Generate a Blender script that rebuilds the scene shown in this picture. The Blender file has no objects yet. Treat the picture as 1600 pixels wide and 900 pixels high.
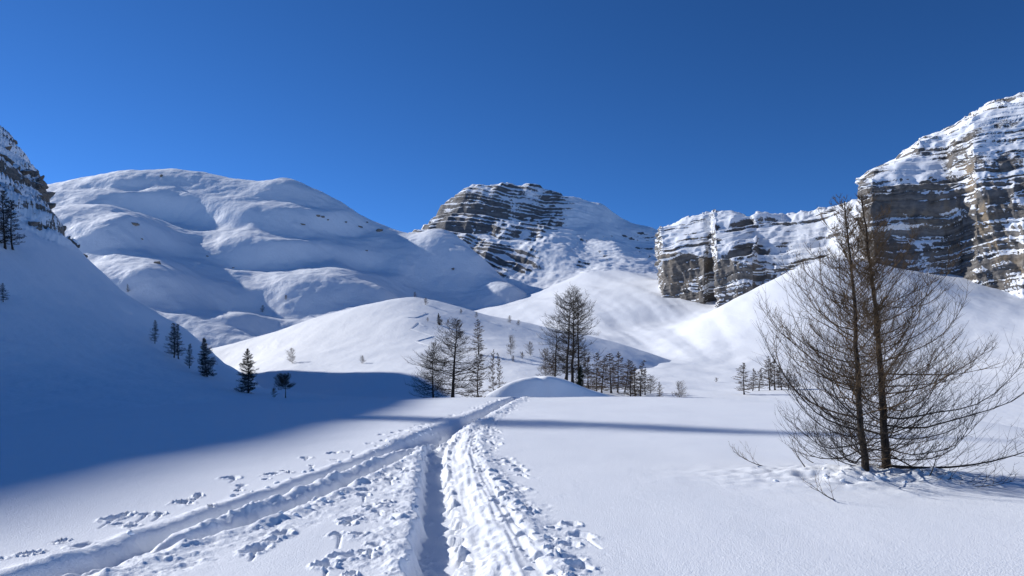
import bpy, math, random
import numpy as np

R = math.radians
scene = bpy.context.scene
col = scene.collection

# ---------------------------------------------------------------- camera, sky, sun, exposure
EYE = 1.7                 # eye height over the snow
FPX, CX, HY = 1142.0, 800.0, 590.0   # lens constants of the 1600x900 photograph, eye level at row 590
cam_data = bpy.data.cameras.new('camera')
cam = bpy.data.objects.new('camera', cam_data)
col.objects.link(cam)
cam.location = (0, 0, EYE)
cam.rotation_euler = (R(90), 0, 0)
cam_data.sensor_width = 36.0
cam_data.lens = FPX / 1600.0 * 36.0
cam_data.shift_y = (HY - 450.0) / 1600.0
cam_data.clip_start = 0.1
cam_data.clip_end = 20000
scene.camera = cam

SUN_AZ, SUN_EL = 57.0, 28.0     # degrees to the left of the view, degrees up
world = bpy.data.worlds.new('World')
scene.world = world
world.use_nodes = True
wn, wl = world.node_tree.nodes, world.node_tree.links
bg = wn['Background']
sky = wn.new('ShaderNodeTexSky')
sky.sky_type = 'NISHITA'
sky.sun_disc = False
sky.sun_elevation = R(SUN_EL)
sky.sun_rotation = R(-SUN_AZ)
sky.altitude = 2600
sky.air_density = 0.62
sky.dust_density = 0.05
sky.ozone_density = 4.5
gm = wn.new('ShaderNodeGamma'); gm.inputs[1].default_value = 1.2
hs = wn.new('ShaderNodeHueSaturation'); hs.inputs['Saturation'].default_value = 1.10
wl.new(sky.outputs[0], gm.inputs[0]); wl.new(gm.outputs[0], hs.inputs['Color'])
wl.new(hs.outputs[0], bg.inputs[0])
bg.inputs[1].default_value = 0.082

sun_data = bpy.data.lights.new('sun', 'SUN')
sun_data.energy = 3.45
sun_data.angle = R(0.45)
sun_data.color = (1.0, 0.985, 0.965)
sun = bpy.data.objects.new('sun', sun_data)
col.objects.link(sun)
sx, sy, sz = -math.sin(R(SUN_AZ)) * math.cos(R(SUN_EL)), math.cos(R(SUN_AZ)) * math.cos(R(SUN_EL)), math.sin(R(SUN_EL))
from mathutils import Vector
sun.rotation_euler = Vector((sx, sy, sz)).to_track_quat('Z', 'Y').to_euler()

scene.view_settings.view_transform = 'Standard'
scene.view_settings.look = 'None'
scene.view_settings.gamma = 1.0
scene.view_settings.use_curve_mapping = False
scene.view_settings.exposure = 0.45
scene.render.engine = 'CYCLES'
scene.cycles.max_bounces = 7
scene.cycles.diffuse_bounces = 6

# ---------------------------------------------------------------- helpers
def W(px, py, D):
    """a sight line of the photograph at ground distance D -> a place in the valley"""
    return ((px - CX) / FPX * D, D, EYE + (HY - py) / FPX * D)

def smooth(a, b, x):
    t = np.clip((x - a) / (b - a), 0, 1)
    return t * t * (3 - 2 * t)

def _hash(ix, iy, seed):
    h = (ix.astype(np.int64) * 374761393 + iy.astype(np.int64) * 668265263 + seed * 1442695041) & 0xFFFFFFFF
    h = ((h ^ (h >> 13)) * 1274126177) & 0xFFFFFFFF
    h = (h ^ (h >> 16)) & 0xFFFFFFFF
    h = (h * 2246822519) & 0xFFFFFFFF
    return (h ^ (h >> 15)) & 0xFFFFFFFF

def noise(x, y, seed=0):
    """gradient noise, about -0.7..0.7"""
    x = np.asarray(x, float); y = np.asarray(y, float)
    x0 = np.floor(x); y0 = np.floor(y)
    fx, fy = x - x0, y - y0
    ux = fx * fx * fx * (fx * (fx * 6 - 15) + 10); uy = fy * fy * fy * (fy * (fy * 6 - 15) + 10)
    def g(dx, dy):
        a = _hash(x0 + dx, y0 + dy, seed) / 4294967296.0 * 2 * np.pi
        return np.cos(a) * (fx - dx) + np.sin(a) * (fy - dy)
    n00, n10, n01, n11 = g(0, 0), g(1, 0), g(0, 1), g(1, 1)
    return (n00 * (1 - ux) + n10 * ux) * (1 - uy) + (n01 * (1 - ux) + n11 * ux) * uy

def fbm(x, y, octaves=4, seed=0, gain=0.5, lac=2.03):
    s, a, f = 0.0, 1.0, 1.0
    for o in range(octaves):
        s = s + a * noise(x * f + 17.3 * o, y * f - 9.1 * o, seed + o * 13)
        a *= gain; f *= lac
    return s

def rand01(i, seed=0):
    return _hash(np.asarray(i), np.zeros_like(np.asarray(i)), seed) / 4294967296.0

def cells(x, y, seed=0):
    """distance to the nearest jittered point and that point's random value: lumps of snow"""
    x0 = np.floor(x); y0 = np.floor(y)
    best = np.full(np.shape(x), 9.0); val = np.zeros(np.shape(x))
    for dx in (-1, 0, 1):
        for dy in (-1, 0, 1):
            cx, cy = x0 + dx, y0 + dy
            px = cx + _hash(cx, cy, seed) / 4294967296.0
            py = cy + _hash(cx, cy, seed + 1) / 4294967296.0
            d = np.hypot(x - px, y - py)
            v = _hash(cx, cy, seed + 2) / 4294967296.0
            m = d < best
            best = np.where(m, d, best); val = np.where(m, v, val)
    return best, val

class Surf:
    """smooth surface through surveyed points (thin plate)"""
    def __init__(self, pts, lam=1e-4):
        P = np.array(pts, float)
        self.c = P[:, :2].mean(0); self.s = np.abs(P[:, :2] - self.c).max()
        q = (P[:, :2] - self.c) / self.s
        n = len(q)
        d = np.hypot(q[:, None, 0] - q[None, :, 0], q[:, None, 1] - q[None, :, 1])
        K = np.where(d > 0, d * d * np.log(d + 1e-12), 0) + lam * np.eye(n)
        A = np.zeros((n + 3, n + 3)); A[:n, :n] = K
        A[:n, n] = A[n, :n] = 1; A[:n, n + 1:] = q; A[n + 1:, :n] = q.T
        w = np.linalg.solve(A, np.r_[P[:, 2], 0, 0, 0])
        self.q, self.w, self.a = q, w[:n], w[n:]
    def __call__(self, x, y):
        x = (np.asarray(x, float) - self.c[0]) / self.s; y = (np.asarray(y, float) - self.c[1]) / self.s
        z = self.a[0] + self.a[1] * x + self.a[2] * y
        for (qx, qy), w in zip(self.q, self.w):
            d2 = (x - qx) ** 2 + (y - qy) ** 2
            z = z + w * 0.5 * d2 * np.log(d2 + 1e-14)
        return z

def mesh_from(name, V, F, smooth_shade=True, attrs=None):
    me = bpy.data.meshes.new(name)
    V = np.ascontiguousarray(V, dtype=np.float32); F = np.ascontiguousarray(F, dtype=np.int32)
    k = F.shape[1]
    me.vertices.add(len(V)); me.vertices.foreach_set('co', V.ravel())
    me.loops.add(F.size); me.loops.foreach_set('vertex_index', F.ravel())
    me.polygons.add(len(F))
    me.polygons.foreach_set('loop_start', np.arange(0, F.size, k, dtype=np.int32))
    me.polygons.foreach_set('loop_total', np.full(len(F), k, dtype=np.int32))
    me.update(calc_edges=True)
    me.polygons.foreach_set('use_smooth', np.full(len(F), smooth_shade))
    for an, av in (attrs or {}).items():
        a = me.attributes.new(an, 'FLOAT', 'POINT')
        a.data.foreach_set('value', np.ascontiguousarray(av, dtype=np.float32).ravel())
    return me

def grid_faces(nr, nc):
    i = np.arange(nr * nc).reshape(nr, nc)
    return np.stack([i[:-1, :-1], i[:-1, 1:], i[1:, 1:], i[1:, :-1]], -1).reshape(-1, 4)

def link(name, me, mat, parent=None):
    o = bpy.data.objects.new(name, me)
    col.objects.link(o)
    if mat is not None and len(me.materials) == 0:
        me.materials.append(mat)
    if parent is not None:
        o.parent = parent
    return o

def tag(o, label=None, cat=None, group=None, kind=None):
    if label: o['label'] = label
    if cat: o['category'] = cat
    if group: o['group'] = group
    if kind: o['kind'] = kind
    return o

def empty(name, loc=(0, 0, 0), rz=0.0):
    o = bpy.data.objects.new(name, None)
    col.objects.link(o)
    o.location = loc; o.rotation_euler = (0, 0, rz)
    o.empty_display_size = 0.2
    return o

def grid_normals(V):
    """V (nr,nc,3) -> unit normals, upward for ground laid out with rows going away"""
    du = np.gradient(V, axis=1); dv = np.gradient(V, axis=0)
    n = np.cross(du, dv)
    n /= np.linalg.norm(n, axis=2, keepdims=True) + 1e-12
    return n

# ---------------------------------------------------------------- materials
def new_mat(name):
    m = bpy.data.materials.new(name); m.use_nodes = True
    nt = m.node_tree
    return m, nt, nt.nodes, nt.links, nt.nodes['Principled BSDF']

def _noise(nt, vec, scale, detail=4, rough=0.55, dist=0.0):
    n = nt.nodes.new('ShaderNodeTexNoise')
    n.inputs['Scale'].default_value = scale; n.inputs['Detail'].default_value = detail
    n.inputs['Roughness'].default_value = rough; n.inputs['Distortion'].default_value = dist
    nt.links.new(vec, n.inputs['Vector'])
    return n

def _ramp(nt, fac, stops):
    r = nt.nodes.new('ShaderNodeValToRGB')
    el = r.color_ramp.elements
    while len(el) < len(stops): el.new(0.5)
    for e, (p, c) in zip(el, stops):
        e.position = p; e.color = c if len(c) == 4 else (*c, 1)
    nt.links.new(fac, r.inputs[0])
    return r

def _math(nt, op, a, b=None, clamp=False):
    n = nt.nodes.new('ShaderNodeMath'); n.operation = op; n.use_clamp = clamp
    for i, v in enumerate((a, b)):
        if v is None: continue
        if isinstance(v, (int, float)): n.inputs[i].default_value = v
        else: nt.links.new(v, n.inputs[i])
    return n.outputs[0]

def _mix(nt, fac, a, b):
    n = nt.nodes.new('ShaderNodeMix'); n.data_type = 'RGBA'
    if isinstance(fac, (int, float)): n.inputs[0].default_value = fac
    else: nt.links.new(fac, n.inputs[0])
    for i, v in ((6, a), (7, b)):
        if isinstance(v, tuple): n.inputs[i].default_value = v if len(v) == 4 else (*v, 1)
        else: nt.links.new(v, n.inputs[i])
    return n.outputs[2]

def _bump(nt, height, strength, dist, normal=None):
    b = nt.nodes.new('ShaderNodeBump')
    b.inputs['Strength'].default_value = strength; b.inputs['Distance'].default_value = dist
    nt.links.new(height, b.inputs['Height'])
    if normal is not None: nt.links.new(normal, b.inputs['Normal'])
    return b.outputs[0]

SNOW = (0.92, 0.935, 0.955)

def snow_material(name, grain, wind, sparkle=False):
    """grain / wind: lists of (scale, bump distance in metres)"""
    m, nt, N, L, bsdf = new_mat(name)
    pos = N.new('ShaderNodeNewGeometry').outputs['Position']
    big = _noise(nt, pos, 0.03 if not sparkle else 0.6, 3)
    r = _ramp(nt, big.outputs[0], [(0.3, (0.895, 0.915, 0.94)), (0.7, SNOW)])
    L.new(r.outputs[0], bsdf.inputs['Base Color'])
    bsdf.inputs['Roughness'].default_value = 0.62
    bsdf.inputs['Specular IOR Level'].default_value = 0.25
    nrm = None
    for sc, d in wind:
        mp = N.new('ShaderNodeMapping'); mp.inputs['Scale'].default_value = (1.0, 0.45, 1.0)
        mp.inputs['Rotation'].default_value = (0, 0, R(25))
        L.new(pos, mp.inputs[0])
        n = _noise(nt, mp.outputs[0], sc, 6, 0.6, 0.4)
        nrm = _bump(nt, n.outputs[0], 1.0, d, nrm)
    for sc, d in grain:
        n = _noise(nt, pos, sc, 3, 0.6)
        nrm = _bump(nt, n.outputs[0], 1.0, d, nrm)
    if nrm is not None: L.new(nrm, bsdf.inputs['Normal'])
    if sparkle:      # single ice crystals that mirror the sun
        v = N.new('ShaderNodeTexVoronoi'); v.inputs['Scale'].default_value = 42
        L.new(pos, v.inputs['Vector'])
        pick = _math(nt, 'LESS_THAN', v.outputs['Distance'], 0.16)
        some = _math(nt, 'GREATER_THAN', N.new('ShaderNodeSeparateColor').outputs[0], 0.93)
        sep = [n for n in N if n.type == 'SEPARATE_COLOR'][0]
        L.new(v.outputs['Color'], sep.inputs[0])
        f = _math(nt, 'MULTIPLY', pick, some)
        L.new(_math(nt, 'SUBTRACT', 0.62, _math(nt, 'MULTIPLY', f, 0.40)), bsdf.inputs['Roughness'])
        L.new(_math(nt, 'ADD', 0.25, _math(nt, 'MULTIPLY', f, 0.75)), bsdf.inputs['Specular IOR Level'])
    return m

def rock_material(name, bed=0.5, warm=0.35, dark=(0.055, 0.05, 0.047), mid=(0.16, 0.145, 0.13), tan=(0.36, 0.27, 0.17), snow_scale=0.5, bumpd=0.5):
    """layered limestone with lying snow; the mesh carries 'snow' (how much lies there) and 'bed' (height in the layers)"""
    m, nt, N, L, bsdf = new_mat(name)
    pos = N.new('ShaderNodeNewGeometry').outputs['Position']
    sa = N.new('ShaderNodeAttribute'); sa.attribute_name = 'snow'
    ba = N.new('ShaderNodeAttribute'); ba.attribute_name = 'bed'
    wa = N.new('ShaderNodeAttribute'); wa.attribute_name = 'warm'
    n1 = _noise(nt, pos, snow_scale * 0.35, 5, 0.6)
    # thin beds: noise read along the bed height
    comb = N.new('ShaderNodeCombineXYZ')
    sepp = N.new('ShaderNodeSeparateXYZ'); L.new(pos, sepp.inputs[0])
    L.new(_math(nt, 'MULTIPLY', sepp.outputs[0], 0.03), comb.inputs[0])
    L.new(_math(nt, 'MULTIPLY', sepp.outputs[1], 0.03), comb.inputs[1])
    L.new(ba.outputs['Fac'], comb.inputs[2])
    n2 = _noise(nt, comb.outputs[0], bed, 5, 0.65)
    tone = _math(nt, 'ADD', _math(nt, 'MULTIPLY', n1.outputs[0], 0.45), _math(nt, 'MULTIPLY', n2.outputs[0], 0.6))
    base = _ramp(nt, tone, [(0.36, dark), (0.5, mid), (0.68, tuple(c * 1.75 for c in mid))])
    n3 = _noise(nt, pos, snow_scale * 0.12, 4, 0.6, 0.5)
    wf = _math(nt, 'MULTIPLY', _math(nt, 'ADD', wa.outputs['Fac'], warm), _ramp(nt, n3.outputs[0], [(0.45, (0, 0, 0)), (0.68, (1, 1, 1))]).outputs[0], True)
    rockc = _mix(nt, _math(nt, 'MULTIPLY', wf, 0.8), base.outputs[0], tan)
    fine = _noise(nt, pos, snow_scale, 6, 0.7)
    sm = _math(nt, 'ADD', sa.outputs['Fac'], _math(nt, 'MULTIPLY', _math(nt, 'SUBTRACT', fine.outputs[0], 0.5), 1.3))
    sf = _ramp(nt, sm, [(0.44, (0, 0, 0)), (0.56, (1, 1, 1))]).outputs[0]
    L.new(_mix(nt, sf, rockc, SNOW), bsdf.inputs['Base Color'])
    bsdf.inputs['Roughness'].default_value = 0.8
    bsdf.inputs['Specular IOR Level'].default_value = 0.2
    hgt = _math(nt, 'ADD', _math(nt, 'MULTIPLY', n2.outputs[0], 1.4), fine.outputs[0])
    hgt = _math(nt, 'MULTIPLY', hgt, _math(nt, 'SUBTRACT', 1.0, _math(nt, 'MULTIPLY', sf, 0.8)))
    L.new(_bump(nt, hgt, 0.9, bumpd), bsdf.inputs['Normal'])
    return m

def bark_material(name, a, b, scale=40):
    m, nt, N, L, bsdf = new_mat(name)
    pos = N.new('ShaderNodeTexCoord').outputs['Object']
    mp = N.new('ShaderNodeMapping'); mp.inputs['Scale'].default_value = (1, 1, 0.3); L.new(pos, mp.inputs[0])
    n = _noise(nt, mp.outputs[0], scale, 5, 0.65)
    r = _ramp(nt, n.outputs[0], [(0.35, a), (0.68, b)])
    L.new(r.outputs[0], bsdf.inputs['Base Color'])
    bsdf.inputs['Roughness'].default_value = 0.85
    bsdf.inputs['Specular IOR Level'].default_value = 0.15
    L.new(_bump(nt, n.outputs[0], 0.8, 0.02), bsdf.inputs['Normal'])
    return m

M_FIELD = snow_material('fresh_snow', [(55, 0.009), (16, 0.005)], [(1.3, 0.016)], sparkle=True)
M_HILL = snow_material('hill_snow', [(1.2, 0.06)], [(0.16, 0.28)])
M_MOUNT = snow_material('mountain_snow', [(0.35, 0.30)], [(0.05, 1.1)])
M_ROCK = rock_material('layered_rock', bed=0.55, warm=0.12, dark=(0.045, 0.045, 0.047), mid=(0.125, 0.12, 0.118), snow_scale=0.45, bumpd=0.9)
M_CLIFF = rock_material('cliff_rock', bed=0.9, warm=0.22, dark=(0.04, 0.038, 0.037), mid=(0.14, 0.13, 0.12), snow_scale=0.8, bumpd=0.6)
M_CRAG = rock_material('crag_rock', bed=0.8, warm=0.25, snow_scale=1.2, bumpd=0.5)
M_BARK = bark_material('larch_bark', (0.022, 0.018, 0.015), (0.085, 0.068, 0.055))
M_TWIG = bark_material('larch_twig', (0.065, 0.045, 0.027), (0.24, 0.155, 0.085), 12)
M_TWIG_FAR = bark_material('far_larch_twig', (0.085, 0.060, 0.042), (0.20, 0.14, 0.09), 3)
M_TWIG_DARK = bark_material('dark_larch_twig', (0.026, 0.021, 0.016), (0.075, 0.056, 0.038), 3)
M_NEEDLE = bark_material('spruce_needle', (0.012, 0.02, 0.012), (0.03, 0.045, 0.025), 6)

# ---------------------------------------------------------------- the lie of the land
def fan(pxs, Ds):
    u = (np.asarray(pxs, float) - CX) / FPX
    D = np.asarray(Ds, float)
    X = u[None, :] * D[:, None]; Y = np.repeat(D[:, None], len(u), 1)
    return X, Y

def land(name, X, Y, Z, mat, attrs=None, kind='structure'):
    nr, nc = X.shape
    V = np.stack([X, Y, Z], -1).reshape(-1, 3)
    o = link(name, mesh_from(name, V, grid_faces(nr, nc), True, attrs), mat)
    if kind: o['kind'] = kind
    return o

# far ground, out to the horizon, under everything
gx = np.linspace(-7000, 7000, 29)
GX, GY = np.meshgrid(gx, gx)
land('ground', GX, GY, np.full(GX.shape, -16.0) + 0 * GX, M_MOUNT)

# ---- slope on the left, in its own shade, with the ridge that shades the plateau
def foot(x):                                   # concave foot of a plane of about 39 degrees
    return 0.8 * 10 * np.log1p(np.exp(np.clip((-x - 46) / 10, -40, 40))) - 0.75
def left_end(x):
    return np.interp(-x, [-40, 10, 31, 39, 53, 59, 64, 74, 83, 86, 93, 107, 121, 128, 140, 200, 260], [88, 90, 96, 114, 131, 136, 137, 137, 137, 140, 147, 166, 179, 184, 193, 276, 360])
CREST_X = -200.0
def crest_rise(y):
    return 12.5 + np.interp(y, [100, 205, 220, 232, 245, 285], [0, 0, -5, -28, -42, -66])
def H_left(x, y):
    z = foot(x)
    crest = foot(np.full_like(np.asarray(x, float), CREST_X)) - 0.55 * (CREST_X - x)
    k = 3.0
    z = -k * np.logaddexp(-z / k, -(crest + crest_rise(y) + 1.5 * noise(y / 14, y * 0 + 3, 5)) / k)
    over = y - left_end(x) - 3.0 * noise(x / 14, y / 60, 8)
    s = np.interp(-x, [30, 70, 82], [3.5, 3.0, 1.2])
    z = z - np.interp(-x, [30, 60, 72], [1.15, 1.15, 3.4]) * s * np.log1p(np.exp(np.clip(over / s, -30, 30)))
    z = z + 0.9 * fbm(x / 26, y / 34, 3, 21) * smooth(-24, -50, x) + 0.20 * fbm(x / 6, y / 5, 4, 4)
    return z
pxs = np.r_[np.arange(-1500, -45, 12), np.arange(-45, 620, 2.0)]
Ds = np.r_[np.arange(30, 60, 1.2), np.arange(60, 175, 0.75), np.arange(175, 330, 3)]
X, Y = fan(pxs, Ds)
Z = H_left(X, Y)
# the crag at the end of the ridge: broken ledges
over = Y - left_end(X)
crag = smooth(-74, -84, X) * smooth(-30, -14, over + 9 * noise(X / 7, Y / 9, 2)) * smooth(40, 15, over) * smooth(-45, -20, (X / Y) * FPX + CX)
crag *= smooth(0.57, 0.62, -X / Y)
ledge = fbm(X / 5, Z / 3.2 + Y / 12, 5, 31)
blocky = np.round(fbm(X / 9, Y / 9 + Z / 5, 2, 37) * 5) / 5
Z = Z + crag * (3.0 * blocky + 1.8 * ledge)
V3 = np.stack([X, Y, Z], -1)
nz = grid_normals(V3)[..., 2]
snow_a = 1.0 - crag * (0.20 + 0.45 * smooth(0.60, 0.25, nz) + 0.7 * fbm(X / 6, Z / 3.5, 3, 77))
nr, nc = X.shape
F = grid_faces(nr, nc)
cm = (crag.reshape(-1)[F].mean(1) > 0.25)
def split_out(name, V3, F, sel, mat, attrs, kind):
    f = F[sel]; used = np.unique(f)
    remap = np.zeros(V3.reshape(-1, 3).shape[0], np.int64); remap[used] = np.arange(len(used))
    o = link(name, mesh_from(name, V3.reshape(-1, 3)[used], remap[f], True, {k: v.reshape(-1)[used] for k, v in attrs.items()}), mat)
    if kind: o['kind'] = kind
    return o
at = {'snow': snow_a, 'bed': Z, 'warm': 0 * Z}
left_slope = split_out('shaded_slope', V3, F, ~cm, M_HILL, {}, 'structure')
rock_crag = split_out('rock_crag', V3, F, cm, M_CRAG, at, None)
tag(rock_crag, 'broken grey rock crag plastered with snow at the upper left edge', 'crag')

# ---- valley floor, bowl and scree cone on the right
vp = [W(*p) for p in [
    (1000, 604, 150), (1200, 607, 140), (1400, 604, 130), (1600, 616, 100), (1850, 600, 110), (1850, 500, 220), (1850, 400, 330),
    (1000, 578, 220), (1150, 574, 220), (1300, 566, 225), (1450, 562, 222), (1600, 560, 205),
    (1060, 540, 310), (960, 532, 350), (1150, 530, 285), (1300, 500, 275), (1450, 500, 270), (1600, 515, 250),
    (1230, 432, 345), (1175, 460, 343), (1120, 490, 340), (1060, 520, 345), (1300, 403, 352), (1350, 410, 358), (1440, 418, 358),
    (1230, 436, 400), (1120, 484, 425), (1300, 420, 430), (1175, 466, 400), (1060, 500, 425),
    (1400, 418, 360), (1500, 425, 352), (1600, 458, 322), (1660, 468, 310), (1400, 370, 420), (1600, 400, 420), (1750, 380, 400),
    (1030, 478, 456), (1115, 475, 462), (960, 478, 470), (900, 462, 545), (1000, 440, 590), (850, 460, 640), (930, 424, 680), (1030, 430, 660),
    (870, 497, 470), (800, 540, 400), (700, 560, 350), (600, 560, 320), (500, 565, 335), (430, 560, 360), (880, 530, 380),
    (430, 600, 190), (600, 612, 150), (750, 606, 150), (880, 600, 150), (300, 590, 220),
    (500, 640, 110), (700, 632, 110), (900, 628, 110), (1100, 628, 105), (1400, 640, 90), (300, 640, 120),
    (0, 570, 300), (0, 560, 500), (300, 570, 500), (600, 500, 700), (1100, 432, 650), (1000, 446, 780), (880, 462, 780), (1040, 446, 790), (780, 490, 780), (1300, 360, 600), (1600, 300, 600)]]
vp += [(-60, 60, -5), (0, 60, -5), (60, 60, -5), (-30, 85, -4.5), (30, 85, -4.5), (-120, 120, -5)]
S_valley = Surf(vp, 3e-5)
def H_valley(x, y):
    z = S_valley(x, y)
    far = smooth(230, 340, y)
    # shallow ribs running down the bowl below the rock band
    u = (x / y * FPX + CX)
    rib = noise((u + 0.55 * (y - 380)) / 42, y / 260, 61)
    z = z + far * smooth(1240, 1100, u) * smooth(800, 900, u) * 2.6 * rib
    z = z + far * smooth(1200, 1080, u) * smooth(820, 900, u) * 0.35 * noise((u + 0.55 * (y - 380)) / 13, y / 120, 62)
    z = z + 1.3 * fbm(x / 45, y / 60, 4, 12) * smooth(90, 160, y) + 0.35 * fbm(x / 14, y / 16, 3, 15) * smooth(100, 200, y)
    return z
X, Y = fan(np.r_[np.arange(-420, 560, 12), np.arange(560, 1620, 3.0), np.arange(1620, 2040, 10)], np.r_[np.arange(56, 150, 2), np.arange(150, 480, 2.5), np.arange(480, 800, 6)])
land('valley_floor', X, Y, H_valley(X, Y), M_HILL)

# ---- the sunlit knoll in the middle
kp = []
for px, py, D in [(330, 560, 300), (400, 535, 280), (430, 519, 265), (480, 501, 255), (540, 484, 250), (600, 470, 248), (640, 464, 248), (685, 471, 250), (740, 487, 252), (800, 501, 256), (850, 512, 262), (930, 531, 280), (1000, 555, 292), (1080, 600, 310), (1250, 660, 330)]:
    a = W(px, py, D); kp.append(a)
    k = (D + 45) / D
    kp.append((a[0] * k, D + 45, a[2] * k - 13)); kp.append((a[0] * (D + 110) / D, D + 110, a[2] - 22))
kp += [W(*p) for p in [(400, 566, 210), (480, 556, 190), (560, 566, 165), (640, 540, 180), (700, 535, 185), (770, 545, 170), (850, 560, 165), (560, 525, 205), (640, 500, 210), (720, 508, 215),
                       (430, 606, 150), (500, 612, 135), (600, 622, 120), (690, 606, 122), (780, 590, 128), (860, 592, 128), (960, 600, 150), (1080, 625, 200), (1200, 680, 200), (1200, 680, 120), (330, 590, 220), (640, 650, 92), (800, 640, 95), (950, 640, 100), (450, 650, 100)]]
S_knoll = Surf(kp, 3e-5)
def H_knoll(x, y):
    return S_knoll(x, y) + 0.7 * fbm(x / 30, y / 34, 3, 43) + 0.12 * fbm(x / 6, y / 8, 3, 44)
X, Y = fan(np.arange(300, 1200, 2.2), np.r_[np.arange(88, 300, 1.0), np.arange(300, 380, 3)])
land('snow_knoll', X, Y, H_knoll(X, Y), M_HILL)

# ---- the big white dome on the left and its spurs
dp = []
def near_up(D): return 820 - (820 - D) * 0.70 if D < 820 else D
for px, py, D in [(-150, 350, 760), (0, 312, 790), (55, 294, 800), (120, 280, 810), (185, 268, 820), (290, 265, 820), (380, 279, 800), (418, 284, 790), (445, 278, 790), (480, 292, 785), (520, 311, 780), (560, 335, 775), (600, 352, 770), (645, 367, 750), (690, 357, 740), (715, 372, 705), (745, 402, 660), (800, 447, 600), (868, 493, 520)]:
    D = near_up(D); a = W(px, py, D); dp.append(a)
    for dd, dz in (((70, 14), (240, 90)) if px < 700 else ((40, 38), (150, 110))):
        dp.append((a[0] + (25 if px > 640 else 0), D + dd, a[2] - dz * (1.0 if px < 640 else 0.8)))
dp += [W(p[0], p[1], near_up(p[2])) for p in [
    (55, 305, 720), (130, 300, 730), (210, 290, 745), (300, 296, 745), (250, 330, 690), (330, 335, 680), (400, 320, 700), (350, 370, 590), (300, 370, 600),
    (420, 362, 620), (400, 392, 560), (480, 372, 630), (470, 395, 575), (520, 410, 560), (450, 420, 520), (460, 455, 455), (560, 430, 540), (600, 450, 500), (540, 470, 450),
    (560, 380, 680), (620, 410, 640), (600, 395, 665), (660, 440, 620), (690, 480, 560), (740, 440, 625), (780, 480, 560), (640, 478, 540), (800, 500, 530), (850, 525, 480),
    (420, 470, 430), (380, 480, 405), (350, 476, 410), (430, 508, 370), (500, 495, 395), (580, 490, 410), (440, 545, 320), (560, 540, 340), (700, 540, 440),
    # near spur, lit on its back
    (-40, 330, 560), (60, 327, 560), (150, 316, 540), (200, 342, 505), (240, 400, 440), (290, 446, 395), (350, 495, 345), (410, 540, 300),
    (70, 350, 500), (150, 345, 500), (120, 395, 430), (190, 400, 420), (150, 440, 370), (240, 440, 372), (270, 490, 330), (330, 540, 285), (200, 500, 320), (300, 575, 245), (380, 585, 240), (200, 560, 260),
    (260, 392, 520), (310, 430, 470), (370, 480, 410), (420, 525, 350), (-60, 420, 420), (-60, 520, 300)]]
S_dome = Surf(dp, 2e-5)
def gully(x, y, pts, depth, width):
    d = np.full(np.shape(x), 1e9)
    for (ax, ay), (bx_, by_) in zip(pts[:-1], pts[1:]):
        L2 = (bx_ - ax) ** 2 + (by_ - ay) ** 2
        t = np.clip(((x - ax) * (bx_ - ax) + (y - ay) * (by_ - ay)) / L2, 0, 1)
        d = np.minimum(d, np.hypot(x - ax - t * (bx_ - ax), y - ay - t * (by_ - ay)))
    return -depth * np.exp(-(d / width) ** 2)
def dome_spots(*pts):
    out = []
    for px, py in pts:
        D = np.arange(430, 830, 1.0); xs = (px - CX) / FPX * D
        h = np.nonzero(S_dome(xs, D) > EYE + (HY - py) / FPX * D)[0]
        D = D[h[0]] if len(h) else 800.0
        out.append(((px - CX) / FPX * D, D))
    return out
GULLY1 = dome_spots((285, 335), (335, 372), (385, 418), (420, 462), (470, 492))
GULLY2 = dome_spots((380, 402), (440, 400), (520, 392), (590, 412))
def H_dome(x, y):
    z = S_dome(x, y)
    z = z + gully(x, y, GULLY1, 6, 24) + gully(x, y, GULLY2, 6, 17)
    # rolling benches: gentle treads that catch the sun, steeper risers that do not
    b = z + 26 * fbm(x / 150, y / 150, 3, 95)
    m = smooth(800, 740, y) * smooth(0, 40, z) * smooth(640, 540, x / y * FPX + CX)
    z = z - m * 5.2 * np.sin(2 * np.pi * b / 50.0 + 1.2) * (0.75 + 0.8 * noise(x / 110, y / 110, 96))
    z = z + 2.6 * fbm(x / 90, y / 90, 3, 91) + 1.7 * fbm(x / 34, y / 26, 4, 92) + 0.55 * fbm(x / 11, y / 6, 3, 93)
    return z
X, Y = fan(np.r_[np.arange(-500, -30, 12), np.arange(-30, 900, 2.0)], np.r_[np.arange(270, 840, 1.7), np.arange(840, 1080, 12)])
Zd = H_dome(X, Y)
dome = land('snow_dome', X, Y, Zd, M_MOUNT)

# ---- the layered peak behind
def beds(b, seed, lo, hi, flat):
    """remap height b into beds: gentle ledge, then a step.  returns the shifted height and the ledge index"""
    n = int((b.max() - b.min()) / lo) + 4
    th = lo + 2.2 * (hi - lo) * rand01(np.arange(n), seed) ** 3
    edges = b.min() - lo + np.r_[0, np.cumsum(th)]
    i = np.clip(np.searchsorted(edges, b) - 1, 0, n - 1)
    f = (b - edges[i]) / th[i]
    fl = flat * (0.75 + 0.5 * rand01(i, seed + 3))
    g = np.where(f < fl, 0.12 * f / fl, 0.12 + 0.88 * (f - fl) / (1 - fl))
    return edges[i] + th[i] * g - b, f, i

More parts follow.
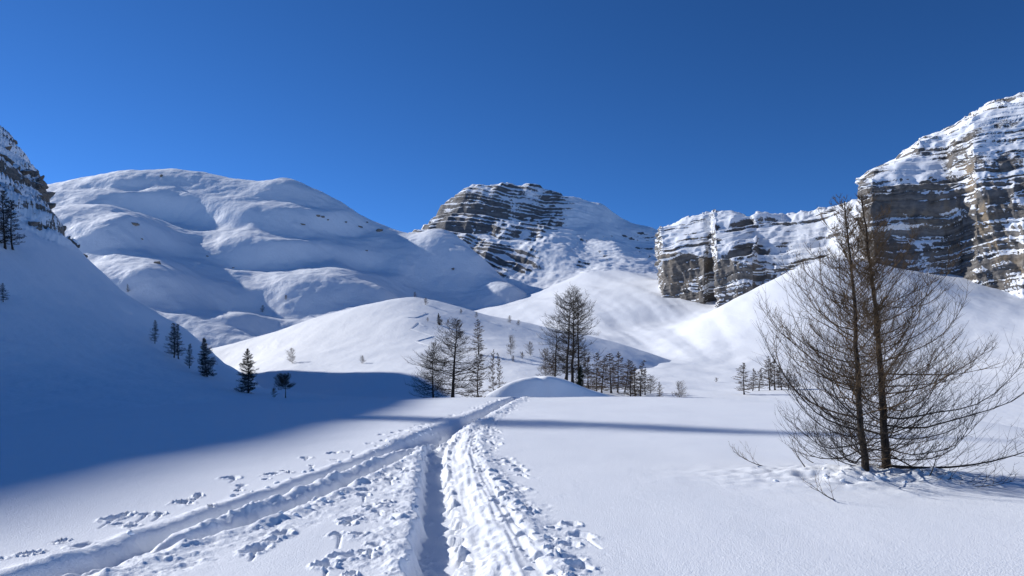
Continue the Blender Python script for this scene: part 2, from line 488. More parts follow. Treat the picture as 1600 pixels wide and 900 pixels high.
pp = []
PK = 1.17          # the peak stands well behind the dome's flank
for px, py, D in [(560, 420, 860), (620, 385, 880), (663, 362, 890), (680, 336, 900), (700, 318, 905), (722, 300, 910), (770, 290, 915), (840, 292, 915), (885, 308, 905), (940, 321, 900), (985, 348, 890), (1035, 362, 880), (1100, 385, 870), (1180, 410, 860)]:
    D = D * PK; a = W(px, py, D); pp.append(a)
    for dd, dz in ((50, 18), (200, 110)):
        pp.append((a[0] + 0.1 * dd, D + dd, a[2] - dz))
pp += [W(p[0], p[1], p[2] * PK) for p in [(640, 372, 800), (680, 372, 790), (700, 345, 830), (760, 330, 845), (820, 330, 850), (900, 345, 840), (960, 365, 830), (740, 400, 735), (790, 380, 765), (850, 370, 780), (920, 385, 770), (1000, 390, 790), (1060, 400, 790),
                       (790, 440, 690), (840, 415, 715), (840, 452, 665), (900, 432, 675), (920, 415, 700), (980, 432, 670), (1030, 425, 690), (1100, 440, 690), (860, 395, 735), (900, 378, 775), (930, 398, 735), (960, 380, 775), (1000, 405, 735), (760, 470, 640), (900, 480, 600), (1050, 480, 600), (640, 440, 720), (560, 460, 720), (1180, 460, 700)]]
S_peak = Surf(pp, 2e-5)
X, Y = fan(np.arange(600, 1130, 1.3), np.r_[np.arange(720, 1085, 1.25), np.arange(1085, 1300, 12)])
Z = S_peak(X, Y)
u = X / Y * FPX + CX                       # columns over the peak, used only to lay out where rock shows
Z = Z + 5 * fbm(X / 60, Y / 60, 4, 71)
# ribs and gullies cut down the rocky west face
rib = 1 - np.abs(fbm((X * 0.8 - Y * 0.25) / 34, Y / 120, 3, 72)) * 2.2
v = HY - (Z - EYE) / Y * FPX
west = smooth(950, 840, u + 0.5 * (v - 340)) * smooth(455, 425, v - 10 * noise(u / 20, v / 20, 9))
south = smooth(880, 905, u) * smooth(1045, 1030, u) * smooth(362, 372, v + 0.12 * (u - 940)) * smooth(440, 425, v - 0.10 * (u - 960))
rocky = np.clip(west + 0.95 * south + 0.35 * smooth(315, 300, v) , 0, 1)
Z = Z + rocky * (3.2 * (1 - 0.8 * south)) * rib
# curved bedding: layers rise to the left high on the face and arch over lower down
bedh = Z + 0.16 * (X + 30) + 20 * np.sin((X + 40) / 75.0) * smooth(345, 410, v) + 11 * fbm(X / 90, Y / 90, 3, 73) + 0.0009 * (X - 40) ** 2 * smooth(380, 430, v)
d1, f1, i1 = beds(bedh, 5, 6.0, 13.0, 0.52)
d2, f2, i2 = beds(bedh + 2, 6, 2.8, 5.0, 0.45)
brk = 0.7 + 0.6 * fbm(X / 70, bedh / 14, 3, 75)
Z = Z + rocky * ((0.85 - 0.5 * south) * d1 * np.clip(brk + 0.35, 0, 1.2) + 0.6 * d2)
Z = Z + 0.5 * fbm(X / 6, Y / 6, 3, 76)
V3 = np.stack([X, Y, Z], -1)
nz = grid_normals(V3)[..., 2]
snow_a = 1.15 - rocky * (0.10 + (0.95 + 0.25 * south) * smooth(0.84, 0.56, nz) + 0.65 * fbm((X * .8 + Y * .5) / 34, (Y * .8 - X * .5) / 60, 4, 79))
snow_a = np.where(rocky < 0.05, 1.3, snow_a)
peak = land('layered_peak', X, Y, Z, M_ROCK, {'snow': snow_a, 'bed': bedh, 'warm': 0 * Z})

# ---- cliffs: lofted walls.  each column lists (row, distance) from the foot up and over the top
def loft(cols, nu, nt_, wiggle=0.0):
    """cols: [(column px, [(py, D), ...])] -> (nt,nu,3) points; the same number of stations in every column"""
    pxk = np.array([c[0] for c in cols], float)
    K = np.array([[W(c[0] if len(s) < 3 else s[2], s[0], s[1]) for s in c[1]] for c in cols])   # (nc, ns, 3)
    seg = np.linalg.norm(np.diff(K, axis=1), axis=2)
    L = np.linalg.norm(np.diff(K.mean(1), axis=0), axis=1)
    s = np.r_[0, np.cumsum(L)]; su = np.linspace(0, s[-1], nu)
    Ku = np.stack([[np.interp(su, s, K[:, j, k]) for k in range(3)] for j in range(K.shape[1])])   # ns,3,nu
    Ku = Ku.transpose(2, 0, 1)                                                                    # nu,ns,3
    mseg = np.linalg.norm(np.diff(Ku, axis=1), axis=2).mean(0)
    t = np.r_[0, np.cumsum(mseg)]; tt = np.linspace(0, t[-1], nt_)
    out = np.zeros((nt_, nu, 3))
    for k in range(3):
        for i in range(nu):
            out[:, i, k] = np.interp(tt, t, Ku[i, :, k])
    return out, su, tt, t

def blur(A, n, axis):
    for _ in range(n):
        P = np.pad(A, [(1, 1) if i == axis else (0, 0) for i in range(A.ndim)], mode='edge')
        sl = lambda a, b: tuple(slice(a, b) if i == axis else slice(None) for i in range(A.ndim))
        A = 0.25 * P[sl(0, -2)] + 0.5 * P[sl(1, -1)] + 0.25 * P[sl(2, None)]
    return A

def strata(bedh, along, seed, lo, hi):
    """how far each bed stands out of the wall: -1..1, with broken ends"""
    n = int((bedh.max() - bedh.min()) / lo) + 6
    th = lo + 2.2 * (hi - lo) * rand01(np.arange(n), seed) ** 3
    edges = bedh.min() - lo + np.r_[0, np.cumsum(th)]
    i = np.clip(np.searchsorted(edges, bedh) - 1, 0, n - 1)
    f = (bedh - edges[i]) / th[i]
    p = rand01(i, seed + 1) * 2 - 1
    p2 = noise(along / (th.mean() * 5) + 37.7 * i, i * 3.1, seed + 2) * 1.6
    notch = smooth(0.0, 0.12, f) * smooth(1.0, 0.85, f)
    return (0.55 * p + 0.7 * p2) + 0.5 * (notch - 0.7), f, i
def cliff(name, cols, nu, nt_, tilt, wall_lo, wall_hi, mat, big, fine, warmf, snowf, cap, seed):
    P, su, tt, t = loft(cols, nu, nt_)
    P = blur(blur(P, 2, 0), 3, 1)
    n = grid_normals(P)
    if n[..., 1].mean() > 0: n = -n
    out = n.copy(); out[..., 2] *= 0.15
    out /= np.linalg.norm(out, axis=2, keepdims=True) + 1e-9
    along = np.repeat(su[None, :], nt_, 0)
    zz = P[..., 2]
    bedh = zz + tilt * along + 6.0 * fbm(along / 70, zz / 60, 3, seed) + 1.2 * fbm(along / 12, zz / 14, 3, seed + 31)
    steep = smooth(0.90, 0.60, np.abs(n[..., 2]))
    s1, f1, _ = strata(bedh, along, seed + 1, wall_lo * 2.6, wall_hi * 2.6)
    s2, f2, _ = strata(bedh + 1.1, along, seed + 4, wall_lo, wall_hi)
    butt = fbm(along / 22, zz / 90, 4, seed + 7)
    amt = 0.8 + 0.2 * steep
    mod = np.clip(0.75 + 1.3 * fbm(along / 30, zz / 16, 3, seed + 33), 0.15, 1.7)
    d = amt * mod * (big * s1 + fine * s2) + (4.0 * butt + 2.6 * (0.5 - np.abs(fbm(along / 26, zz / 120, 3, seed + 8)) * 2) + 0.8 * fbm(along / 5, zz / 7, 3, seed + 9)) * (0.12 + 0.88 * steep)
    tz, _, _ = beds(bedh, seed + 40, wall_lo * 2.2, wall_hi * 2.6, 0.55)
    tz2, _, _ = beds(bedh + 3, seed + 41, wall_lo * 1.0, wall_hi * 1.0, 0.5)
    brk = np.clip(0.85 + 1.1 * fbm(along / 36, bedh / 9, 3, seed + 43), 0.0, 1.35)
    groove = -np.abs(noise(along / 7 + 0.06 * zz, zz / 60, seed + 45)) * 3.0 * steep - np.abs(noise(along / 9 - 0.10 * zz, zz / 70, seed + 46)) * 2.4 * (1 - steep)
    Q = P + out * (d + groove)[..., None]
    Q[..., 2] += (1 - 0.75 * steep) * brk * (0.95 * tz + 0.6 * tz2)
    top = smooth(0.62, 0.74, tt / tt[-1])[:, None]
    Q[..., 2] += top * (3.0 * np.round(fbm(along / 17, zz / 80, 3, seed + 50) * 4) / 4 + 1.2 * fbm(along / 5, zz / 30, 3, seed + 51))
    q = grid_normals(Q)
    nz = np.abs(q[..., 2])
    a = snowf(along, zz, nz, n, f2, seed)
    o = link(name, mesh_from(name, Q.reshape(-1, 3), grid_faces(nt_, nu), True, {'snow': a, 'bed': bedh, 'warm': warmf(along, zz, P)}), mat)
    o['kind'] = 'structure'
    return o, Q

# rock band in the middle right: wall below, snowy stepped slope above
def ridge_snow(al, zz, nz, n, f, seed):
    up = np.abs(n[..., 2])
    return -0.08 + 0.12 * smooth(0.40, 0.70, up) + 0.95 * smooth(0.34, 0.66, nz) + 0.20 * smooth(0.38, 0.6, up) + (0.7 + 0.5 * smooth(0.38, 0.6, up)) * fbm(al / 24, zz / 15, 4, seed + 20)
cols = [
    (1034, [(470, 605), (440, 607), (400, 609), (380, 611), (364, 613), (362, 645)]),
    (1031, [(478, 515), (440, 517), (402, 519), (384, 531), (366, 545), (366, 605)]),
    (1036, [(487, 492), (442, 494), (396, 497), (376, 514), (352, 540), (352, 602)]),
    (1062, [(492, 480), (445, 482), (392, 486), (370, 508), (344, 539), (340, 603)]),
    (1100, [(490, 466), (446, 468), (398, 472), (370, 498), (333, 535), (329, 600)]),
    (1114, [(486, 472), (448, 473), (402, 477), (370, 500), (331, 538), (328, 603)]),
    (1119, [(495, 438), (450, 440), (402, 445), (368, 474), (330, 518), (328, 583)]),
    (1145, [(495, 428), (450, 430), (405, 436), (366, 468), (328, 510), (326, 575)]),
    (1178, [(490, 420), (452, 423), (408, 430), (372, 460), (342, 495), (340, 560)]),
    (1186, [(490, 425), (452, 428), (410, 436), (372, 466), (331, 496), (328, 564)]),
    (1235, [(475, 412), (450, 416), (416, 424), (376, 454), (336, 487), (334, 552)]),
    (1290, [(470, 398), (448, 402), (420, 410), (380, 440), (330, 474), (327, 537)]),
    (1345, [(465, 384), (440, 388), (410, 396), (370, 424), (314, 459), (310, 524)]),
    (1420, [(460, 376), (430, 380), (400, 388), (350, 413), (300, 448), (295, 518)]),
]
ridge, QR = cliff('rock_band', cols, 560, 300, -0.10, 1.5, 3.2, M_CLIFF, 1.5, 1.25,
    lambda al, zz, P: 0.25 * smooth(-0.1, 0.3, fbm(al / 25, zz / 14, 3, 5)), ridge_snow, None, 200)

# big cliff on the right
def big_snow(al, zz, nz, n, f, seed):
    up = np.abs(n[..., 2])
    return -0.10 + 0.06 * smooth(0.45, 0.75, up) + 0.95 * smooth(0.32, 0.66, nz) + 0.02 * smooth(0.5, 0.7, up) + 1.15 * fbm(al / 24, zz / 16, 4, seed + 20)
cols = [
    (1352, [(430, 440), (400, 442), (360, 444), (330, 445), (300, 447), (292, 450), (288, 465), (286, 480), (284, 500), (284, 560)]),
    (1345, [(430, 366), (405, 368), (365, 370), (325, 371), (290, 373), (279, 378), (278, 395), (278, 415), (278, 440), (280, 520)]),
    (1362, [(440, 357), (410, 359), (368, 362), (325, 363), (286, 365), (273, 372), (266, 390), (264, 410), (264, 440), (266, 520)]),
    (1400, [(448, 353), (412, 356), (370, 359), (325, 360), (284, 362), (264, 375), (252, 392), (249, 412), (248, 440), (250, 520)]),
    (1434, [(450, 350), (414, 353), (372, 357), (325, 358), (284, 360), (258, 380), (246, 395), (234, 402), (219, 408), (216, 500)]),
    (1480, [(452, 347), (416, 350), (374, 354), (325, 355), (284, 358), (256, 378), (240, 392), (218, 402), (206, 412), (198, 500)]),
    (1506, [(456, 345), (420, 347), (376, 350), (325, 352), (284, 354), (262, 362), (236, 372), (212, 392), (188, 418), (182, 500)]),
    (1524, [(464, 330), (425, 333), (376, 338), (325, 341), (284, 344), (258, 352), (232, 362), (206, 385), (180, 420), (172, 500)]),
    (1560, [(474, 320), (430, 325), (376, 332), (325, 336), (284, 341), (256, 350), (228, 362), (196, 388), (164, 425), (155, 510)]),
    (1610, [(488, 306), (440, 312), (380, 320), (325, 326), (280, 333), (250, 344), (220, 358), (186, 388), (147, 428), (136, 520)]),
    (1680, [(500, 292), (445, 298), (380, 308), (320, 316), (272, 325), (238, 338), (206, 354), (166, 388), (122, 430), (106, 520)]),
    (1800, [(510, 280), (450, 288), (380, 298), (310, 308), (258, 318), (220, 332), (184, 350), (136, 388), (90, 430), (70, 520)]),
]
def big_warm(al, zz, P):
    u = P[..., 0] / P[..., 1] * FPX + CX; v = HY - (P[..., 2] - EYE) / P[..., 1] * FPX
    a = smooth(28, 6, np.abs(v - 335 - 6 * np.sin(u / 20))) * smooth(1400, 1440, u) * smooth(1520, 1500, u)
    b = smooth(26, 8, np.abs(u - (1512 + 0.42 * (v - 270)))) * smooth(250, 275, v)
    return np.clip(0.9 * a + 1.1 * b, 0, 1.2)
bigcliff, QB = cliff('cliff', cols, 460, 420, -0.02, 1.3, 3.0, M_CLIFF, 1.6, 1.15, big_warm, big_snow, None, 400)

# ---------------------------------------------------------------- foreground snowfield with the ski tracks
def spline(pts, n=12):
    P = np.array(pts, float); P = np.vstack([2 * P[0] - P[1], P, 2 * P[-1] - P[-2]])
    out = []
    for i in range(1, len(P) - 2):
        t = np.linspace(0, 1, n, endpoint=False)[:, None]
        a, b, c, d = P[i - 1], P[i], P[i + 1], P[i + 2]
        out.append(0.5 * (2 * b + (c - a) * t + (2 * a - 5 * b + 4 * c - d) * t ** 2 + (3 * b - a - 3 * c + d) * t ** 3))
    out.append(P[-2][None])
    return np.vstack(out)

def along_line(line, x, y, reach):
    """signed distance to the right of the line and distance along it; far points get a large value"""
    lat = np.full(x.shape, 1e3); arc = np.zeros(x.shape); best = np.full(x.shape, 1e6)
    seg = np.diff(line, axis=0); ln = np.hypot(seg[:, 0], seg[:, 1]); s0 = np.r_[0, np.cumsum(ln)]
    box = (x > line[:, 0].min() - reach) & (x < line[:, 0].max() + reach) & (y > line[:, 1].min() - reach) & (y < line[:, 1].max() + reach)
    xb, yb = x[box], y[box]
    lb, ab, bb = lat[box], arc[box], best[box]
    for i in range(len(seg)):
        dx, dy = seg[i] / ln[i]
        px, py = xb - line[i, 0], yb - line[i, 1]
        t = np.clip(px * dx + py * dy, 0, ln[i])
        d = np.hypot(px - t * dx, py - t * dy)
        side = np.sign(px * dy - py * dx)
        m = d < bb
        bb = np.where(m, d, bb); lb = np.where(m, side * d, lb); ab = np.where(m, s0[i] + t, ab)
    lat[box], arc[box] = lb, ab
    return lat, arc

def spot(px, py):       # where a sight line meets the flat snowfield
    D = FPX * EYE / (py - HY)
    return ((px - CX) / FPX * D, D)

T_MAIN = spline([(-0.38, 3.5), (-0.46, 5.2), spot(704, 900), spot(700, 850), spot(695, 800), spot(690, 755), spot(687, 728), spot(688, 705), spot(700, 682), spot(716, 664)])
T_UP = spline([(-4.75, 4.6), spot(35, 905), spot(175, 866), spot(280, 824), spot(385, 789), spot(455, 764), spot(546, 729), spot(620, 700), spot(668, 680), spot(716, 661), spot(767, 638), spot(790, 627), spot(815, 616)])
T_LOW = spline([(-4.25, 4.6), spot(105, 905), spot(245, 855), spot(385, 815), spot(490, 776), spot(560, 744), spot(620, 716), spot(662, 692), spot(700, 671), spot(726, 657)])

def edge_D(u_px):
    return np.interp(u_px, [-400, 0, 300, 440, 620, 800, 1000, 1240, 1400, 1600, 1900], [70, 70, 66, 60, 70, 79, 80, 62, 46, 34, 30])

def H_field_smooth(x, y):
    u = x / np.maximum(y, 3) * FPX + CX
    z = 0.16 * fbm(x / 17 + 3.1, y / 19, 2, 101) + 0.045 * fbm(x / 5, y / 7, 3, 102) * smooth(2, 8, np.abs(x + 1) + 0.3 * y)
    z = z - 0.34 * 4.0 * np.log1p(np.exp(np.clip((y - edge_D(u)) / 4.0, -30, 30)))
    # low mound of snow round the foot of the larch
    mx, my = 6.5, 12.9
    q = ((x - mx + 0.2) / 2.1) ** 2 + ((y - my) / 1.3) ** 2
    z = z + 0.17 * np.exp(-q) * (1 + 1.1 * fbm(x / 0.6, y / 0.45, 3, 104))
    return z

rng = np.random.default_rng(7)
HOLES = []            # x, y, radius, depth, heading, length/width
def along_holes(line, a0, a1, step, lat0, lat1, r0, r1, dep):
    seg = np.diff(line, axis=0); ln = np.hypot(seg[:, 0], seg[:, 1]); s0 = np.r_[0, np.cumsum(ln)]
    a = a0
    while a < min(a1, s0[-1]):
        i = min(np.searchsorted(s0, a, side='right') - 1, len(seg) - 1)
        dx, dy = seg[i] / ln[i]
        p = line[i] + (a - s0[i]) * np.array([dx, dy])
        l = rng.uniform(lat0, lat1)
        HOLES.append((p[0] + l * dy, p[1] - l * dx, rng.uniform(r0, r1), dep * rng.uniform(0.6, 1.2), math.atan2(dy, dx) + rng.normal(0, .4), rng.uniform(1.0, 1.7)))
        a += step * rng.uniform(0.6, 1.5)
along_holes(T_MAIN, 1.0, 22, 0.27, 0.75, 1.55, 0.05, 0.12, 0.075)
along_holes(T_MAIN, 1.0, 22, 0.55, 0.60, 1.00, 0.05, 0.09, 0.05)
along_holes(T_MAIN, 1.0, 12, 0.42, -1.25, -0.55, 0.05, 0.10, 0.10)
along_holes(T_UP, 2.0, 24, 0.8, -0.9, -0.5, 0.05, 0.10, 0.06)
along_holes(T_UP, 14, 70, 0.55, 0.5, 1.5, 0.07, 0.16, 0.11)
along_holes(T_UP, 16, 70, 0.8, -1.3, -0.6, 0.07, 0.15, 0.09)
for px, py, r, l in [(358, 750, .10, 1.6), (366, 751, .08, 1.2), (425, 744, .08, 2.2), (452, 741, .06, 1.5), (180, 811, .10, 1.7), (200, 806, .06, 1.3), (207, 824, .06, 1.5), (250, 806, .05, 1.4), (46, 868, .06, 1.6), (95, 848, .05, 2.0),
                     (400, 858, .10, 2.0), (420, 846, .07, 1.5), (440, 834, .10, 1.8), (478, 717, .10, 1.8), (520, 708, .11, 1.6), (285, 787, .05, 3), (310, 778, .05, 3), (330, 795, .04, 2.5), (535, 868, .09, 1.2), (545, 812, .09, 1.3), (560, 835, .08, 1.3), (600, 790, .09, 1.2), (575, 862, .07, 1.2)]:
    x_, y_ = spot(px, py)
    HOLES.append((x_, y_, r, 0.085, math.atan2(1, 0.15) + rng.normal(0, .3), l))
DRAGS = []            # thin lines that a pole basket leaves
for (x_, y_, r, d, h, l) in HOLES[::3]:
    L_ = rng.uniform(0.25, 0.7)
    DRAGS.append((x_ + 0.03, y_ - 0.05, x_ + 0.03 + L_ * 0.18, y_ - L_))

def H_field(x, y):
    z = H_field_smooth(x, y)
    lump, lv = cells(x * 7.0, y * 6.0, 300)
    lump2, lv2 = cells(x * 15.0, y * 13.0, 305)
    lumps = 0.55 * np.exp(-(lump / 0.33) ** 2) * smooth(0.45, 0.95, lv) + 0.25 * np.exp(-(lump2 / 0.33) ** 2) * smooth(0.4, 0.95, lv2)
    rough = fbm(x * 3.2, y * 2.6, 4, 310)
    fine = fbm(x * 11, y * 9, 3, 311)
    churn = np.zeros_like(z); dz = np.zeros_like(z)
    # the deep trench straight ahead
    l, a = along_line(T_MAIN, x, y, 2.4)
    l = np.where(np.abs(l) < 2.3, l * (0.74 + 0.26 * smooth(0.5, 1.4, np.abs(l))), l)     # the trench is about half a metre wide at its floor
    wob = 0.09 * noise(a / 0.6, a * 0 + 2.2, 320) + 0.06 * noise(a / 0.21, l * 2, 321) + 0.025 * noise(a / 0.07, l * 5, 322)
    end = smooth(24.5, 19.0, a)
    left = smooth(-0.30, -0.20, l + wob); right = 1 - smooth(0.17, 0.46, l + 1.6 * wob + 0.05 * rough)
    tr = np.where(l < 0, left, right) * (np.abs(l) < 2.3)
    step = 1 - 0.42 * smooth(0.07, 0.12, l + 2.0 * wob)                 # the right half of the floor stands higher
    dz -= 0.27 * tr * step * end
    dz += end * 0.07 * np.exp(-((l - 0.10 - 1.4 * wob) / 0.045) ** 2) * smooth(-0.1, 0.25, noise(a / 0.7, a * 0 + 8.1, 323)) * (np.abs(l) < 0.4)
    dz -= end * 0.025 * np.exp(-((l - 0.60 - wob) / 0.09) ** 2)
    dz += end * 0.030 * noise(l * 16 + 1.5 * wob, a / 1.4, 327) * smooth(0.12, 0.2, l) * smooth(0.8, 0.6, l)
    dz += end * 0.05 * np.exp(-((l + 0.36 - wob) / 0.10) ** 2) * (0.6 + 1.3 * noise(a / 0.5, l * 0 + 1.7, 324))
    dz += end * 0.045 * np.exp(-((l - 0.78) / 0.22) ** 2)
    churn = np.maximum(churn, end * np.where(l > 0, 0.22 * smooth(0.20, 0.36, l) * smooth(1.35, 0.75, l + 0.5 * rough) + 0.5 * smooth(0.7, 0.85, l) * smooth(1.45, 1.0, l + 0.7 * rough), 0.9 * smooth(-0.27, -0.33, l) * smooth(-0.75, -0.42, l + 0.4 * rough)))
    # the two ruts on the left
    for line, w, dep, seed in ((T_UP, 0.13, 0.18, 330), (T_LOW, 0.11, 0.14, 340)):
        l, a = along_line(line, x, y, 2.2)
        wob = 0.07 * noise(a / 0.8, a * 0 + 4.2, seed) + 0.045 * noise(a / 0.24, l * 2, seed + 1) + 0.02 * noise(a / 0.08, l * 5, seed + 5)
        far = smooth(13, 26, y)
        w_ = w * (1 + 1.6 * far)
        g = np.exp(-np.abs((l + wob) / w_) ** 3.0) * (np.abs(l) < 2.1)
        stop = 1.0 if line is T_UP else smooth(22, 15, a)
        dz -= (dep + 0.16 * far) * g * stop
        dz += stop * (0.055 + 0.05 * far) * np.exp(-((l - 0.30 - wob - 0.5 * far) / (0.10 + 0.2 * far)) ** 2) * (0.7 + 1.2 * noise(a / 0.5, l * 0 + 1.1, seed + 2))
        dz += stop * 0.05 * np.exp(-((l + 0.28 + wob + 0.4 * far) / (0.09 + 0.15 * far)) ** 2) * (0.6 + 1.3 * noise(a / 0.9, l * 0 + 6.1, seed + 3))
        churn = np.maximum(churn, stop * np.maximum(smooth(0.16, 0.26, l) * smooth(0.65 + 0.5 * 1, 0.32, l + 0.35 * rough - 0.5 * far), 0.35 * smooth(-0.16, -0.24, l) * smooth(-0.55, -0.30, l) + far * 0.7 * smooth(1.1, 0.5, np.abs(l))))
    # trampled snow between the ruts and the trench
    px = x / np.maximum(y, 3) * FPX + CX
    tramp = smooth(480, 560, px) * smooth(690, 650, px) * smooth(5.5, 6.5, y) * smooth(17, 13, y) * smooth(0.02, 0.30, noise(x / 0.7, y / 0.9, 351) + 0.14)
    churn = np.maximum(churn, 0.8 * tramp)
    # little mounds and broken crust under the larch
    q = ((x - 6.3) / 2.3) ** 2 + ((y - 12.5) / 1.1) ** 2
    under = np.exp(-q * 1.2)
    churn = np.maximum(churn, 0.42 * under)
    # boot and basket holes
    mask = np.zeros_like(z)
    for (hx, hy, r, d, hd, el) in HOLES:
        reach = r * el * 2.6
        m = (np.abs(x - hx) < reach) & (np.abs(y - hy) < reach)
        if not m.any(): continue
        ex, ey = x[m] - hx, y[m] - hy
        c, s = math.cos(hd), math.sin(hd)
        p, qn = (ex * c + ey * s) / el, -ex * s + ey * c
        rr = np.hypot(p, qn) / r + 0.22 * noise(ex / (r * 0.8) + hx * 9, ey / (r * 0.8) + hy * 7, 360)
        dz[m] += -d * (1 - smooth(0.55, 1.12, rr)) + 0.35 * d * np.exp(-((rr - 1.35) / 0.25) ** 2) * (0.5 + 1.2 * noise(ex / r * 1.5 + hy, ey / r * 1.5, 361))
        churn[m] = np.maximum(churn[m], 0.45 * smooth(2.2, 1.3, rr) * smooth(0.9, 1.1, rr))
    for (x0, y0, x1, y1) in DRAGS:
        m = (x > min(x0, x1) - .1) & (x < max(x0, x1) + .1) & (y > min(y0, y1) - .1) & (y < max(y0, y1) + .1)
        if not m.any(): continue
        L_ = math.hypot(x1 - x0, y1 - y0); dx, dy = (x1 - x0) / L_, (y1 - y0) / L_
        t = np.clip((x[m] - x0) * dx + (y[m] - y0) * dy, 0, L_)
        d = np.hypot(x[m] - x0 - t * dx, y[m] - y0 - t * dy)
        dz[m] -= 0.035 * np.exp(-(d / 0.016) ** 2) * (1 - 0.6 * t / L_)
    dz += churn * (0.055 * lumps + 0.036 * rough + 0.008 * fine)
    return z + dz, np.abs(dz) + 0.1 * churn

rows = np.r_[np.arange(1180, 905, -2.2), np.arange(905, 640, -0.78), np.arange(640, 606, -0.55)]
Dn = FPX * EYE / (rows - HY)
pxs = np.r_[np.arange(-420, 0, 12), np.arange(0, 460, 1.75), np.arange(460, 960, 1.3), np.arange(960, 1640, 2.6), np.arange(1640, 2030, 12)]
X, Y = fan(pxs, Dn)
Z, worked = H_field(X, Y)
V3 = np.stack([X, Y, Z], -1)
F = grid_faces(*X.shape)
# the trodden part of the field is the track, the rest is untouched snow
wk = blur(blur((worked > 0.012).astype(float), 5, 0), 5, 1)
lt = np.minimum(np.minimum(np.abs(along_line(T_MAIN, X, Y, 2.4)[0]), np.abs(along_line(T_UP, X, Y, 2.2)[0])), np.abs(along_line(T_LOW, X, Y, 2.2)[0]))
trk = ((wk > 0.5) & (lt < 1.7)).reshape(-1)[F].mean(1) > 0.5
snowfield = split_out('snowfield', V3, F, ~trk, M_FIELD, {}, 'structure')
ski_track = split_out('ski_track', V3, F, trk, M_FIELD, {}, 'structure')
# the same field beyond the fine part: beside and behind the viewer
bx, by = np.meshgrid(np.linspace(-70, 70, 141), np.linspace(-70, 46, 117))
bz = H_field_smooth(bx, np.where(by < 3, 3.0, by)) - 0.02
inside = smooth(-1020 - 30, -900, 0 * bx - np.abs((bx / np.maximum(by, 0.5)) * FPX)) * smooth(3.2, 4.6, by)
bz = bz - 0.9 * inside
land('snowfield', bx, by, bz, M_HILL)

# lumps of snow thrown up beside the tracks
def lump_mesh(name, seed):
    import bmesh
    bm = bmesh.new(); bmesh.ops.create_icosphere(bm, subdivisions=2, radius=1.0)
    r_ = np.random.default_rng(seed)
    planes = [(np.array(v) / np.linalg.norm(v), r_.uniform(0.6, 0.9)) for v in r_.normal(size=(7, 3))]
    for v in bm.verts:
        p = np.array(v.co)
        for n_, d_ in planes:
            k = p @ n_ - d_
            if k > 0: p = p - n_ * k * 0.85
        p *= 1 + 0.10 * r_.normal()
        v.co = p * np.array([1, 0.85, 0.7])
    me = bpy.data.meshes.new(name); bm.to_mesh(me); bm.free()
    me.polygons.foreach_set('use_smooth', np.full(len(me.polygons), True))
    me.materials.append(M_FIELD)
    return me
LUMPS = [lump_mesh('snow_clump', 50 + i) for i in range(6)]
def put_lumps(places, parent):
    xs = np.array([p[0] for p in places]); ys = np.array([p[1] for p in places])
    hz = H_field(xs, ys)[0]
    for i, ((x_, y_, s_), z_) in enumerate(zip(places, hz)):
        o = bpy.data.objects.new('snow_clump', LUMPS[i % len(LUMPS)]); col.objects.link(o)
        o.location = (x_, y_, z_ + 0.05 * s_); o.scale = (s_, s_ * rng.uniform(.8, 1.2), s_ * rng.uniform(.6, 1.0))
        o.rotation_euler = (rng.uniform(-.5, .5), rng.uniform(-.5, .5), rng.uniform(0, 6.3))
        o.parent = parent
pl = []
for line, n_, la, lb, amax, s0_, s1_ in ((T_MAIN, 36, 0.45, 1.3, 18, .012, .035), (T_MAIN, 28, -0.75, -0.30, 16, .014, .045), (T_LOW, 36, 0.15, 0.5, 16, .015, .055), (T_UP, 26, -0.5, -0.25, 22, .02, .06), (T_UP, 40, -0.9, 1.3, 60, .05, .10)):
    seg = np.diff(line, axis=0); ln = np.hypot(seg[:, 0], seg[:, 1]); s0 = np.r_[0, np.cumsum(ln)]
    for k in range(n_):
        a = rng.uniform(2.2 if amax < 30 else 16, min(amax, s0[-1] - .1)); i = np.searchsorted(s0, a, side='right') - 1
        dx, dy = seg[i] / ln[i]; p = line[i] + (a - s0[i]) * np.array([dx, dy]); l = rng.uniform(la, lb)
        pl.append((p[0] + l * dy, p[1] - l * dx, rng.uniform(s0_, s1_) * (1 if rng.random() < .8 else 1.5)))
put_lumps(pl, ski_track)
put_lumps([(6.3 + rng.normal(0, .9), 12.3 + rng.normal(0, .45), rng.uniform(.03, .075)) for k in range(20)], snowfield)

# ---- small hummock just behind the edge, with the track going over it
def H_hump(x, y):
    cx = 2.9
    q = (y - 0.14 * (x - cx) - 87.4) / 2.3
    prof = np.clip(-0.07 * np.logaddexp(-q / 0.07, -1 / 0.07), 0, 1) * smooth(125, 93, y)
    h = 3.7 * np.exp(-np.abs((x - cx) / 6.6) ** 2.4) + 1.2 * np.exp(-((x - 12) / 7.0) ** 2)
    z = -2.1 + h * prof + 0.15 * fbm(x / 4, y / 4, 3, 401) * prof
    gl = x - (2.9 + 0.35 * (92 - y)) 
    z = z - 0.22 * np.exp(-(gl / 0.45) ** 2) * smooth(84, 87, y) * smooth(100, 94, y)
    return z
X, Y = np.meshgrid(np.arange(-16, 34, 0.22), np.r_[np.arange(83, 97, 0.18), np.arange(97, 126, 1.0)])
land('snow_hummock', X, Y, H_hump(X, Y), M_HILL)

